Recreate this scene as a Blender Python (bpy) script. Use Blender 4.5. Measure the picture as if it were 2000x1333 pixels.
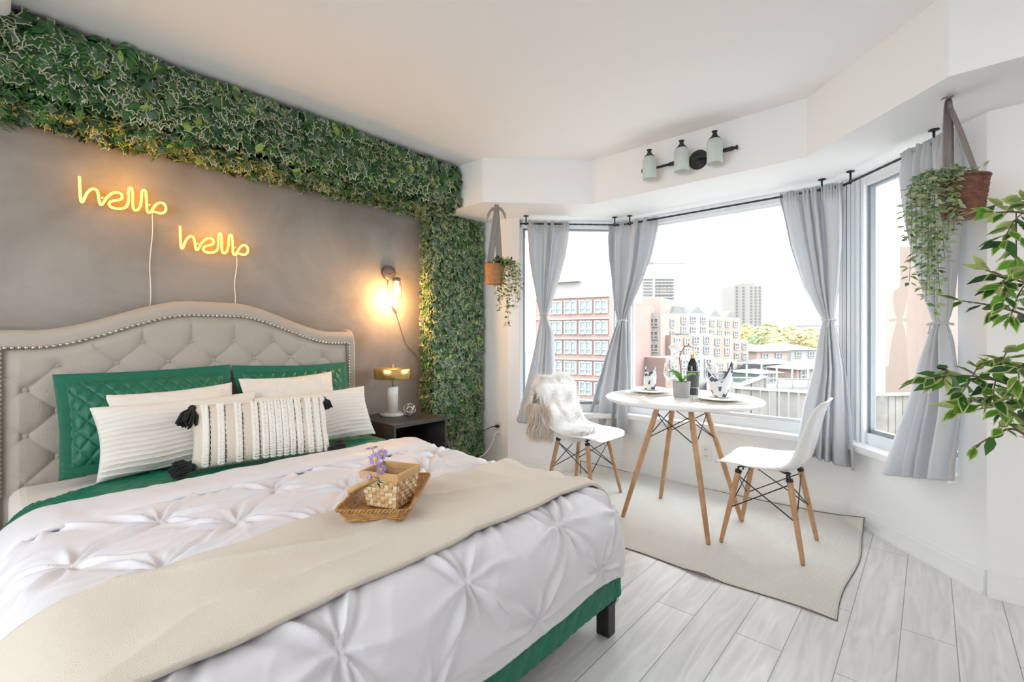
import bpy, bmesh, math, random
import numpy as np
from mathutils import Vector, Matrix, Euler

for _o in list(bpy.data.objects):
    bpy.data.objects.remove(_o, do_unlink=True)
SC = bpy.context.scene
C = SC.collection
R = math.radians
PI = math.pi
# ------------------------------------------------------------------ camera
FPX = 905.0; CAMH = 1.15; YAW = R(42); HZ = 655.0
cam = bpy.data.cameras.new('camera'); camo = bpy.data.objects.new('camera', cam); C.objects.link(camo)
camo.location = (0, 0, CAMH); camo.rotation_euler = (R(90), 0, YAW - R(90))
cam.sensor_width = 36; cam.lens = FPX/2000*36; cam.shift_y = -(666.5-HZ)/2000
cam.clip_start = .02; cam.clip_end = 2000
SC.camera = camo
# ------------------------------------------------------------------ view
SC.view_settings.view_transform = 'Standard'; SC.view_settings.look = 'None'
SC.view_settings.gamma = 1; SC.view_settings.use_curve_mapping = False
SC.view_settings.exposure = 1.07
SC.cycles.use_denoising = True
SC.cycles.max_bounces = 10; SC.cycles.diffuse_bounces = 6; SC.cycles.glossy_bounces = 4
SC.cycles.transmission_bounces = 6; SC.cycles.transparent_max_bounces = 10
SC.cycles.caustics_reflective = False; SC.cycles.caustics_refractive = False
SC.cycles.sample_clamp_indirect = 8
# ------------------------------------------------------------------ world: bright overcast
W = bpy.data.worlds.new('sky'); SC.world = W; W.use_nodes = True
wn = W.node_tree; wn.nodes.clear()
wo = wn.nodes.new('ShaderNodeOutputWorld'); wb = wn.nodes.new('ShaderNodeBackground')
wb.inputs[0].default_value = (.955, .985, 1.03, 1); wb.inputs[1].default_value = 3.4
wn.links.new(wb.outputs[0], wo.inputs[0])
def portal(loc, target, sx, sy):
    l = bpy.data.lights.new('window_portal', 'AREA'); l.shape = 'RECTANGLE'; l.size = sx; l.size_y = sy
    l.cycles.is_portal = True
    o = bpy.data.objects.new('window_portal', l); C.objects.link(o); o.location = loc
    o.rotation_euler = (Vector(target)-Vector(loc)).to_track_quat('-Z', 'Z').to_euler()
portal((3.85, 1.16, 1.3), (0, 1.16, 1.3), 1.7, 1.7)
portal((3.4, 2.45, 1.3), (2.4, 1.45, 1.3), 1.1, 1.7)
portal((3.4, .03, 1.3), (2.6, .8, 1.3), .9, 1.7)
portal((-1.7, 1.05, 1.575), (0, 1.05, 1.575), 2.9, 1.25)  # portal of the added window in the left wall
# ------------------------------------------------------------------ helpers
ORG = {}
def at(px, py, X=None, Y=None, Z=None, d=None):
    """point of the photograph's pixel on a plane of the room"""
    r = (px-1000)/FPX; c, s = math.cos(YAW), math.sin(YAW)
    dx = c+r*s; dy = s-r*c; dz = (HZ-py)/FPX
    if X is not None: d = X/dx
    elif Y is not None: d = Y/dy
    elif Z is not None: d = (Z-CAMH)/dz
    return Vector((d*dx, d*dy, CAMH+d*dz))
def tag(o, label=None, cat=None, group=None, kind=None):
    if label: o['label'] = label
    if cat: o['category'] = cat
    if group: o['group'] = group
    if kind: o['kind'] = kind
    return o
def empty(name, loc, label=None, cat=None, group=None, rz=0):
    o = bpy.data.objects.new(name, None); C.objects.link(o); o.empty_display_size = .05
    o.location = loc; o.rotation_euler = (0, 0, rz); ORG[o] = Vector(loc)
    return tag(o, label, cat, group)
def kids(o): return [c for c in bpy.data.objects if c.parent == o]
def copy_tree(o, parent=None, ch=None):
    c = o.copy(); C.objects.link(c); c.parent = parent; ORG[c] = Vector(ORG.get(o, (0, 0, 0)))
    for k in kids(o): copy_tree(k, c)
    return c
def moved(o, loc, rz=None, label=None, group=None, scale=None):
    c = copy_tree(o); c.location = loc
    if rz is not None: c.rotation_euler = (0, 0, rz)
    if scale: c.scale = scale
    return tag(c, label, None, group)
def catmull(pts, k=4):
    out = []
    for i in range(len(pts)-1):
        p0, p1, p2, p3 = pts[max(i-1, 0)], pts[i], pts[i+1], pts[min(i+2, len(pts)-1)]
        for j in range(k):
            t = j/k; out.append(.5*((2*p1)+(p2-p0)*t+(2*p0-5*p1+4*p2-p3)*t*t+(3*p1-p0-3*p2+p3)*t**3))
    return out+[pts[-1]]
class MB:
    def __init__(s): s.v = []; s.f = []; s.m = []; s.s = []
    def add(s, vs, fs, m=0, sm=True):
        n = len(s.v); s.v += [tuple(x) for x in vs]
        for f in fs: s.f.append(tuple(i+n for i in f)); s.m.append(m); s.s.append(sm)
        return s
    def box(s, a, b, m=0, M=None):
        x0, y0, z0 = a; x1, y1, z1 = b
        vs = [Vector(p) for p in ((x0,y0,z0),(x1,y0,z0),(x1,y1,z0),(x0,y1,z0),(x0,y0,z1),(x1,y0,z1),(x1,y1,z1),(x0,y1,z1))]
        if M is not None: vs = [M @ p for p in vs]
        return s.add(vs, [(0,3,2,1),(4,5,6,7),(0,1,5,4),(1,2,6,5),(2,3,7,6),(3,0,4,7)], m, False)
    def prism(s, pts, z0, z1, m=0):
        n = len(pts)
        ar = sum(pts[i][0]*pts[(i+1) % n][1]-pts[(i+1) % n][0]*pts[i][1] for i in range(n))
        if ar < 0: pts = pts[::-1]
        vs = [(p[0], p[1], z0) for p in pts]+[(p[0], p[1], z1) for p in pts]
        fs = [tuple(range(n))[::-1], tuple(range(n, 2*n))]+[(i, (i+1) % n, n+(i+1) % n, n+i) for i in range(n)]
        return s.add(vs, fs, m, False)
    def tube(s, pts, r, n=8, m=0, caps=True):
        pts = [Vector(p) for p in pts]; k = len(pts)
        rs = r if isinstance(r, (list, tuple)) else [r]*k
        up = None; vs = []; fs = []
        for i, p in enumerate(pts):
            t = (pts[min(i+1, k-1)]-pts[max(i-1, 0)])
            t = t.normalized() if t.length > 1e-9 else Vector((0, 0, 1))
            if up is None:
                up = t.cross(Vector((0, 0, 1)) if abs(t.z) < .9 else Vector((1, 0, 0))).normalized()
            up = (up-t*up.dot(t)); up = up.normalized() if up.length > 1e-6 else t.orthogonal().normalized()
            w = t.cross(up)
            for j in range(n):
                a = 2*PI*j/n; vs.append(p+(up*math.cos(a)+w*math.sin(a))*rs[i])
        for i in range(k-1):
            for j in range(n):
                q = (j+1) % n; fs.append((i*n+j, i*n+q, (i+1)*n+q, (i+1)*n+j))
        if caps: fs += [tuple(range(n))[::-1], tuple(range((k-1)*n, k*n))]
        return s.add(vs, fs, m, True)
    def lathe(s, prof, c=(0,0,0), n=32, m=0, M=None, cap=False):
        vs = []; fs = []
        for r_, z in prof:
            for j in range(n):
                a = 2*PI*j/n; vs.append(Vector((r_*math.cos(a), r_*math.sin(a), z)))
        if M is not None: vs = [M @ p for p in vs]
        else: vs = [p+Vector(c) for p in vs]
        for i in range(len(prof)-1):
            for j in range(n):
                q = (j+1) % n; fs.append((i*n+j, i*n+q, (i+1)*n+q, (i+1)*n+j))
        if cap: fs += [tuple(range(n))[::-1], tuple(range((len(prof)-1)*n, len(prof)*n))]
        return s.add(vs, fs, m, True)
    def ell(s, c, r, n=8, k=6, m=0, M=None):
        vs = []; fs = []
        for i in range(k+1):
            t = PI*i/k
            for j in range(n):
                a = 2*PI*j/n; p = Vector((r[0]*math.sin(t)*math.cos(a), r[1]*math.sin(t)*math.sin(a), r[2]*math.cos(t)))
                vs.append((M @ p if M is not None else p)+Vector(c))
        for i in range(k):
            for j in range(n):
                q = (j+1) % n; fs.append((i*n+j, (i+1)*n+j, (i+1)*n+q, i*n+q))
        return s.add(vs, fs, m, True)
    def grid(s, P, m=0, closed=False):
        nu, nv = P.shape[:2]; vs = P.reshape(-1, 3).tolist(); fs = []
        for i in range(nu-1):
            for j in range(nv-1): fs.append((i*nv+j, (i+1)*nv+j, (i+1)*nv+j+1, i*nv+j+1))
        return s.add(vs, fs, m, True)
    def build(s, name, mats, parent=None, bevel=0, seg=2, solid=0, sub=0, soff=-1):
        if not isinstance(mats, (list, tuple)): mats = [mats]
        me = bpy.data.meshes.new(name)
        A = np.array(s.v, dtype=float)
        if parent is not None: o_ = ORG[parent]
        else:
            lo, hi = A.min(0), A.max(0); o_ = Vector(((lo[0]+hi[0])/2, (lo[1]+hi[1])/2, lo[2]))
        A = A-np.array(o_)
        me.from_pydata(A.tolist(), [], s.f)
        me.polygons.foreach_set('material_index', s.m); me.polygons.foreach_set('use_smooth', s.s)
        for x in mats: me.materials.append(x)
        me.update()
        ob = bpy.data.objects.new(name, me); C.objects.link(ob)
        if parent is not None: ob.parent = parent
        else: ob.location = o_
        ORG[ob] = Vector(o_)
        if solid:
            q = ob.modifiers.new('thickness', 'SOLIDIFY'); q.thickness = solid; q.offset = soff
        if bevel:
            q = ob.modifiers.new('bevel', 'BEVEL'); q.width = bevel; q.segments = seg; q.limit_method = 'ANGLE'; q.angle_limit = R(40)
        if sub:
            q = ob.modifiers.new('subsurf', 'SUBSURF'); q.levels = sub; q.render_levels = sub
        return ob
def struct(name, mb, mat, parent=None, **k):
    o = mb.build(name, mat, parent, **k)
    if parent is None: o['kind'] = 'structure'
    return o
def frame_M(o, x, y, z):
    M = Matrix.Identity(4)
    for i, a in enumerate((x, y, z)):
        for j in range(3): M[j][i] = a[j]
    M.translation = Vector(o); return M
# smooth value noise on numpy arrays
def vnoise(x, y, seed=0):
    xi = np.floor(x).astype(np.int64); yi = np.floor(y).astype(np.int64)
    fx = x-xi; fy = y-yi; fx = fx*fx*(3-2*fx); fy = fy*fy*(3-2*fy)
    def h(a, b):
        n = (a*374761393+b*668265263+seed*974634777) & 0x7fffffff
        n = ((n ^ (n >> 13))*1274126177) & 0x7fffffff
        return ((n ^ (n >> 16)) & 0xffff)/32767.5-1
    return (h(xi, yi)*(1-fx)+h(xi+1, yi)*fx)*(1-fy)+(h(xi, yi+1)*(1-fx)+h(xi+1, yi+1)*fx)*fy
# ------------------------------------------------------------------ materials
MATS = {}
def mat(name, col, rough=.6, metal=0, bump=None, var=None, spec=.5, sheen=0, emit=None, alpha=None, sss=0, coat=0, transl=0):
    """bump=(scale,strength,detail,stretch) noise; var=(scale,amount[,colour2])"""
    if name in MATS: return MATS[name]
    m = bpy.data.materials.new(name); MATS[name] = m; m.use_nodes = True
    t = m.node_tree; N = t.nodes; L = t.links; b = N['Principled BSDF']
    b.inputs['Base Color'].default_value = (*col, 1); b.inputs['Roughness'].default_value = rough
    b.inputs['Metallic'].default_value = metal; b.inputs['Specular IOR Level'].default_value = spec
    if sheen: b.inputs['Sheen Weight'].default_value = sheen
    if coat: b.inputs['Coat Weight'].default_value = coat
    if emit: b.inputs['Emission Color'].default_value = (*emit[0], 1); b.inputs['Emission Strength'].default_value = emit[1]
    tc = N.new('ShaderNodeTexCoord')
    if var:
        nz = N.new('ShaderNodeTexNoise'); nz.inputs['Scale'].default_value = var[0]; nz.inputs['Detail'].default_value = 6
        L.new(tc.outputs['Object'], nz.inputs['Vector'])
        mx = N.new('ShaderNodeMix'); mx.data_type = 'RGBA'
        c2 = var[2] if len(var) > 2 else tuple(max(0, c*(1-var[1])) for c in col)
        mx.inputs['A'].default_value = (*col, 1); mx.inputs['B'].default_value = (*c2, 1)
        mr = N.new('ShaderNodeMapRange'); mr.inputs['From Min'].default_value = .35; mr.inputs['From Max'].default_value = .65
        L.new(nz.outputs['Fac'], mr.inputs['Value']); L.new(mr.outputs[0], mx.inputs['Factor']); L.new(mx.outputs['Result'], b.inputs['Base Color'])
    if bump:
        nz = N.new('ShaderNodeTexNoise'); nz.inputs['Scale'].default_value = bump[0]; nz.inputs['Detail'].default_value = bump[2] if len(bump) > 2 else 3
        mp = N.new('ShaderNodeMapping'); L.new(tc.outputs['Object'], mp.inputs[0]); L.new(mp.outputs[0], nz.inputs['Vector'])
        if len(bump) > 3: mp.inputs['Scale'].default_value = bump[3]
        bp = N.new('ShaderNodeBump'); bp.inputs['Strength'].default_value = bump[1]; bp.inputs['Distance'].default_value = .01
        L.new(nz.outputs['Fac'], bp.inputs['Height']); L.new(bp.outputs[0], b.inputs['Normal'])
    if transl:
        tr = N.new('ShaderNodeBsdfTranslucent'); tr.inputs[0].default_value = (*col, 1)
        mxs = N.new('ShaderNodeMixShader'); mxs.inputs[0].default_value = transl
        L.new(b.outputs[0], mxs.inputs[1]); L.new(tr.outputs[0], mxs.inputs[2]); L.new(mxs.outputs[0], N['Material Output'].inputs[0])
    return m
def add_wave(m, scale, axis, st=.6):
    N, L, b = nodes(m); tc = N.new('ShaderNodeTexCoord'); w = N.new('ShaderNodeTexWave'); w.bands_direction = axis; w.inputs['Scale'].default_value = scale; w.inputs['Distortion'].default_value = 1.2; w.inputs['Detail Scale'].default_value = 3; bp = N.new('ShaderNodeBump'); bp.inputs['Strength'].default_value = st; bp.inputs['Distance'].default_value = .004
    L.new(tc.outputs['Object'], w.inputs['Vector']); L.new(w.outputs['Fac'], bp.inputs['Height']); L.new(bp.outputs[0], b.inputs['Normal'])
def nodes(m): return m.node_tree.nodes, m.node_tree.links, m.node_tree.nodes['Principled BSDF']
def thin_glass(name, tint=(.97, .99, .98), refl=.08, rough=.02, diff=0):
    m = bpy.data.materials.new(name); m.use_nodes = True; N = m.node_tree.nodes; L = m.node_tree.links; N.clear()
    o = N.new('ShaderNodeOutputMaterial'); tr = N.new('ShaderNodeBsdfTransparent'); tr.inputs[0].default_value = (*tint, 1)
    g = N.new('ShaderNodeBsdfGlossy'); g.inputs['Roughness'].default_value = rough
    fr = N.new('ShaderNodeLayerWeight'); fr.inputs[0].default_value = .25
    mm = N.new('ShaderNodeMath'); mm.operation = 'MULTIPLY_ADD'; mm.inputs[1].default_value = refl*4; mm.inputs[2].default_value = refl*.3
    mx = N.new('ShaderNodeMixShader'); L.new(fr.outputs['Fresnel'], mm.inputs[0]); L.new(mm.outputs[0], mx.inputs[0])
    L.new(tr.outputs[0], mx.inputs[1]); L.new(g.outputs[0], mx.inputs[2]); last = mx
    if diff:
        d = N.new('ShaderNodeBsdfTranslucent'); d.inputs[0].default_value = (.9, .95, .92, 1); d2 = N.new('ShaderNodeBsdfDiffuse'); d2.inputs[0].default_value = (.8, .86, .82, 1)
        a = N.new('ShaderNodeMixShader'); a.inputs[0].default_value = .5; L.new(d.outputs[0], a.inputs[1]); L.new(d2.outputs[0], a.inputs[2])
        e = N.new('ShaderNodeMixShader'); e.inputs[0].default_value = diff; L.new(mx.outputs[0], e.inputs[1]); L.new(a.outputs[0], e.inputs[2]); last = e
    L.new(last.outputs[0], o.inputs[0]); return m
M_white = mat('white_paint', (.86, .86, .86), .6, bump=(60, .03))
M_ceil = mat('ceiling_paint', (.88, .88, .885), .8)
M_trim = mat('white_trim', (.86, .86, .855), .35)
M_frame = mat('window_frame_vinyl', (.79, .81, .83), .4)
M_frame_d = mat('window_frame_grey', (.30, .33, .36), .4)
M_glass = thin_glass('window_glass', refl=.012)
M_black = mat('black_metal', (.025, .025, .028), .4, metal=.3)
M_blackpl = mat('black_plastic', (.02, .02, .02), .4)
M_wood = mat('beech_wood', (.56, .33, .18), .45, bump=(30, .1, 3, (1, 1, .1)), var=(14, .3, (.44, .245, .125)))
M_wplast = mat('white_plastic', (.86, .86, .86), .25, coat=.2)
M_brass = mat('brushed_brass', (.72, .50, .20), .28, metal=1)
# grey plaster feature wall
M_plaster = mat('grey_plaster', (.24, .215, .19), .75, bump=(25, .15, 6))
N, L, b = nodes(M_plaster)
tc = N.new('ShaderNodeTexCoord'); n1 = N.new('ShaderNodeTexNoise'); n1.inputs['Scale'].default_value = 1.6; n1.inputs['Detail'].default_value = 9; n1.inputs['Roughness'].default_value = .62; n1.inputs['Distortion'].default_value = .6
rp = N.new('ShaderNodeValToRGB'); rp.color_ramp.elements[0].position = .3; rp.color_ramp.elements[1].position = .72
rp.color_ramp.elements[0].color = (.215, .195, .18, 1); rp.color_ramp.elements[1].color = (.36, .335, .31, 1)
L.new(tc.outputs['Object'], n1.inputs['Vector']); L.new(n1.outputs['Fac'], rp.inputs[0]); L.new(rp.outputs[0], b.inputs['Base Color'])
# laminate planks running along X
M_floor = mat('floor_planks', (.6, .58, .55), .38)
N, L, b = nodes(M_floor)
tc = N.new('ShaderNodeTexCoord'); mp = N.new('ShaderNodeMapping'); L.new(tc.outputs['Object'], mp.inputs[0])
FLOOR_MAP = mp
br = N.new('ShaderNodeTexBrick'); br.offset = .37; br.offset_frequency = 2; br.squash = 1
br.inputs['Scale'].default_value = 1; br.inputs['Mortar Size'].default_value = .0016; br.inputs['Mortar Smooth'].default_value = .1
br.inputs['Brick Width'].default_value = 1.25; br.inputs['Row Height'].default_value = .158
br.inputs['Color1'].default_value = (.70, .695, .69, 1); br.inputs['Color2'].default_value = (.78, .775, .77, 1); br.inputs['Mortar'].default_value = (.30, .29, .28, 1)
L.new(mp.outputs[0], br.inputs['Vector'])
mp2 = N.new('ShaderNodeMapping'); mp2.inputs['Scale'].default_value = (1.1, 9, 1); L.new(tc.outputs['Object'], mp2.inputs[0])
n1 = N.new('ShaderNodeTexNoise'); n1.inputs['Scale'].default_value = 2.2; n1.inputs['Detail'].default_value = 8; n1.inputs['Distortion'].default_value = 1.4; L.new(mp2.outputs[0], n1.inputs['Vector'])
mr = N.new('ShaderNodeMapRange'); mr.inputs['From Min'].default_value = .3; mr.inputs['From Max'].default_value = .7; mr.inputs['To Min'].default_value = .83; mr.inputs['To Max'].default_value = 1.08
L.new(n1.outputs['Fac'], mr.inputs[0])
mx = N.new('ShaderNodeMix'); mx.data_type = 'RGBA'; mx.blend_type = 'MULTIPLY'; mx.inputs['Factor'].default_value = 1
L.new(br.outputs['Color'], mx.inputs['A']); L.new(mr.outputs[0], mx.inputs['B']); L.new(mx.outputs['Result'], b.inputs['Base Color'])
bp = N.new('ShaderNodeBump'); bp.inputs['Strength'].default_value = .08; L.new(n1.outputs['Fac'], bp.inputs['Height']); L.new(bp.outputs[0], b.inputs['Normal'])

# ------------------------------------------------------------------ room shell
ZS = 2.14; ZC = 2.468
A_ = Vector((2.884, 2.643)); B_ = Vector((3.58, 1.948)); C_ = Vector((3.58, .37)); D_ = Vector((2.93, -.19))
YG = 3.08
def lerp(a, b, t): return a+(b-a)*t
def nrm(a, b):
    d = (b-a).normalized(); n = Vector((-d.y, d.x)); return n if n.x > 0 else -n
n1_, n2_, n3_ = nrm(A_, B_), Vector((1, 0)), nrm(C_, D_)
def isect(p, d, q, e):
    k = d.x*e.y-d.y*e.x; t = ((q-p).x*e.y-(q-p).y*e.x)/k; return p+d*t
def off(o):
    a1, b1 = A_+n1_*o, B_+n1_*o; b2, c2 = B_+n2_*o, C_+n2_*o; c3, d3 = C_+n3_*o, D_+n3_*o
    return [a1, isect(a1, b1-a1, b2, c2-b2), isect(b2, c2-b2, c3, d3-c3), d3]
fl = MB().box((-1.7, -2.0, -.12), (4.3, 3.5, 0)); fo = struct('floor', fl, M_floor)
FLOOR_MAP.inputs['Location'].default_value = (.18, -(.082-ORG[fo].y), 0)
struct('ceiling', MB().box((-1.7, -2.0, ZC), (4.3, 3.5, ZC+.12)), M_ceil)
struct('wall_headboard', MB().box((-1.5, YG, 0), (2.884, YG+.2, ZC)), M_plaster)
struct('wall_left', MB().box((-1.66, 2.5, 0), (-1.5, YG+.2, ZC)).box((-1.66, -2.0, 0), (-1.5, -.4, ZC)).box((-1.66, -.4, 0), (-1.5, 2.5, .95)).box((-1.66, -.4, 2.2), (-1.5, 2.5, ZC)), M_white)
struct('wall_back', MB().box((-1.5, -1.96, 0), (-.9, -1.8, ZC)).box((-.9, -1.96, 0), (3.1, -1.8, ZC)), M_white)
for nm, a, b_ in (('window_fill', (-1.6, -.4, .95), (-1.56, 2.5, 2.2)),):  # unseen window added in the left wall to let in fill light
    w = struct(nm, MB().box(a, b_), M_glass)
    fm = MB()
    if nm == 'window_fill':
        for y in (-.4, 1.02, 2.44): fm.box((-1.62, y, .95), (-1.54, y+.06, 2.2))
        fm.box((-1.62, -.4, .95), (-1.54, 2.5, 1.01)).box((-1.62, -.4, 2.14), (-1.54, 2.5, 2.2))
    else:
        for x in (-.9, .04): fm.box((x, -1.92, .8), (x+.06, -1.84, 2.2))
        fm.box((-.9, -1.92, .8), (.1, -1.84, .86)).box((-.9, -1.92, 2.14), (.1, -1.84, 2.2))
    struct('window_frame', fm, M_frame, w)
struct('wall_alcove', MB().prism([(2.884, YG), (2.884, A_.y), (2.884+.16, A_.y+.06), (3.1, YG+.2), (2.884, YG+.2)], 0, ZS), M_white)
# low walls under the bay windows + piers
zb = .45
o0, o2 = off(0), off(.22)
t1a = .10; t3b = .84
struct('wall_bay_left', MB().prism([o0[0], o0[1], o2[1], o2[0]], 0, zb).prism([o0[0], lerp(o0[0], o0[1], t1a), lerp(o2[0], o2[1], t1a), o2[0]], zb, ZS), M_white)
struct('wall_bay_middle', MB().prism([o0[1], o0[2], o2[2], o2[1]], 0, zb), M_white)
struct('wall_bay_right', MB().prism([o0[2], o0[3], o2[3], o2[2]], 0, zb).prism([o0[3], lerp(o0[2], o0[3], t3b), lerp(o2[2], o2[3], t3b), o2[3]], zb, ZS), M_white)
struct('wall_right', MB().box((2.93, -2.0, 0), (3.15, D_.y, ZS)), M_white)
struct('ceiling_bulkhead', MB().prism([(2.41, YG), (2.41, 2.466), (3.01, 1.88), (3.01, .504), (2.436, -.056), (2.436, -1.8), (4.2, -1.8), (4.2, YG)], ZS, ZC), M_white)
# rounded white ceiling duct at the top left
struct('trim_duct', MB().box((-.45, 2.2, 2.372), (.035, 2.66, ZC)), M_white, bevel=.03, seg=4)
# baseboards
def base(name, a, b_, n):
    mb = MB(); h = .11; t = .016
    for (z0, z1, tt) in ((0, .018, .024), (.018, .085, t), (.085, h, .011)):
        mb.prism([a, b_, b_-n*tt, a-n*tt], z0, z1)
    struct(name, mb, M_trim)
ib = off(-.012)
base('baseboard_bay_left', A_, B_, n1_); base('baseboard_bay_middle', B_, C_, n2_); base('baseboard_bay_right', C_, D_, n3_)
base('baseboard_right', D_, Vector((2.93, -1.8)), Vector((1, 0))); base('baseboard_alcove', A_, Vector((2.884, YG)), Vector((1, 0)))
# bay windows
zt = 2.12
def bay_window(name, i, ta, tb, jl, jr, pa, pb):
    """i = segment; ta..tb share of it; jl/jr widths of the jambs"""
    p, q = off(.055)[i], off(.055)[i+1]; p2, q2 = off(.13)[i], off(.13)[i+1]
    ln = (q-p).length
    a, b_ = lerp(p, q, ta), lerp(p, q, tb); a2, b2 = lerp(p2, q2, ta), lerp(p2, q2, tb)
    f = MB(); k = jl/(b_-a).length; g = jr/(b_-a).length
    f.prism([a, b_, b2, a2], zb+.03, zb+.10); f.prism([a, b_, b2, a2], zt-.05, ZS)
    f.prism([a, lerp(a, b_, k), lerp(a2, b2, k), a2], zb+.03, ZS); f.prism([lerp(a, b_, 1-g), b_, b2, lerp(a2, b2, 1-g)], zb+.03, ZS)
    ob = struct(name, f, M_frame, bevel=.004)
    # inner sash, darker gasket
    n = (n1_, n2_, n3_)[i]
    a = lerp(a, b_, k); bb = lerp(lerp(p, q, ta), lerp(p, q, tb), 1-g)
    a_, b3 = a+n*.02, bb+n*.02; L_ = (b3-a_).length; s = .022/L_
    h = MB()
    h.prism([a_, b3, b3+n*.03, a_+n*.03], zb+.10, zb+.125); h.prism([a_, b3, b3+n*.03, a_+n*.03], zt-.065, zt-.05)
    h.prism([a_, lerp(a_, b3, s), lerp(a_, b3, s)+n*.03, a_+n*.03], zb+.10, zt-.05)
    h.prism([lerp(a_, b3, 1-s), b3, b3+n*.03, lerp(a_, b3, 1-s)+n*.03], zb+.10, zt-.05)
    struct('window_sash', h, M_frame_d if i != 1 else M_frame, ob)
    struct('glass_pane', MB().prism([a_+n*.012, b3+n*.012, b3+n*.018, a_+n*.018], zb+.12, zt-.06), M_glass, ob)
    # sill board
    u, v = off(-.05)[i], off(-.05)[i+1]; e, w_ = off(.055)[i], off(.055)[i+1]
    if i == 0: u = A_+n1_*0+(B_-A_).normalized()*.06; u = u-n1_*.05; e = lerp(e, w_, ta)
    if i == 2: v = lerp(v, v, 1); v = lerp(u, v, pb); w_ = lerp(e, w_, pb)
    struct('window_sill', MB().prism([u, v, w_, e], zb-.005, zb+.035), M_trim, ob, bevel=.004)
    return ob
bay_window('window_1', 0, t1a, .97, .03, .03, 0, 1)
bay_window('window_2', 1, .02, .98, .03, .03, 0, 1)
bay_window('window_3', 2, .03, t3b, .05, .03, 0, t3b)
def post(i, w):
    a = off(.04); b2 = off(.15); m = MB()
    c = a[i]; c2 = b2[i]
    d1 = (a[i-1]-a[i]).normalized(); d2 = (a[i+1]-a[i]).normalized()
    for k in range(4):
        s0, s1 = w*(k/4.), w*((k+.8)/4.)
        for d in (d1, d2):
            o = .0 if k % 2 else .01
            n = (n1_, n2_) if i == 1 else (n2_, n3_)
            nn = n[0] if d is d1 else n[1]
            m.prism([c+d*s0+nn*o, c+d*s1+nn*o, c+d*s1+nn*.016, c+d*s0+nn*.016], zb+.035, ZS)
    e_ = off(.055)[i]; m.prism([e_, e_+d1*w, c2+d1*w, c2, c2+d2*w, e_+d2*w], zb+.035, ZS)
    return m
struct('trim_1', post(1, .075), M_frame); struct('trim_2', post(2, .085), M_frame)

# unseen ceiling lamps added as fill light, behind and beside the camera
for (lx_, ly_, lb_) in ((-.7, 1.7, 'round white fill lamp added on the ceiling left of the bed, out of view'), (1.6, -1.1, 'round white fill lamp added on the ceiling behind the camera, nearer the ficus')):
    T = empty('added_fill_lamp', (lx_, ly_, ZC-.06), lb_, 'fill lamp')
    MB().lathe([(0, ZC), (.2, ZC), (.2, ZC-.03), (.19, ZC-.035)], (lx_, ly_, 0), 40).build('fill_lamp_ring', M_trim, T)
    MB().lathe([(.19, ZC-.03), (.17, ZC-.05), (.1, ZC-.062), (0, ZC-.065)], (lx_, ly_, 0), 40).build('fill_diffuser', mat('fill_lamp_diffuser', (1, .95, .88), .5, emit=((1, .90, .82), 7.5)), T)
# =================================================================== BED
M_linen = mat('beige_linen', (.47, .42, .365), .85, bump=(420, .5, 2), sheen=.15)
M_nail = mat('antique_nickel', (.62, .58, .52), .3, metal=1)
M_sheet = mat('white_cotton', (.74, .70, .655), .8, bump=(9, .12, 4))
M_duvet = mat('white_duvet_cotton', (.70, .685, .73), .5, bump=(40, .06, 3, (1, 1, 1)), sheen=.05)
M_green = mat('emerald_velvet', (.0, .125, .07), .5, sheen=.15, bump=(60, .25, 3))
b_ = M_green.node_tree.nodes['Principled BSDF']; b_.inputs['Sheen Tint'].default_value = (.1, .8, .5, 1); b_.inputs['Sheen Roughness'].default_value = .35
M_throw = mat('cream_throw', (.66, .595, .515), .95, bump=(420, .35, 3), sheen=.2)
BED = empty('bed', (.81, 2.0, 0), 'queen bed with beige button tufted camelback headboard against the grey wall', 'bed')
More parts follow.
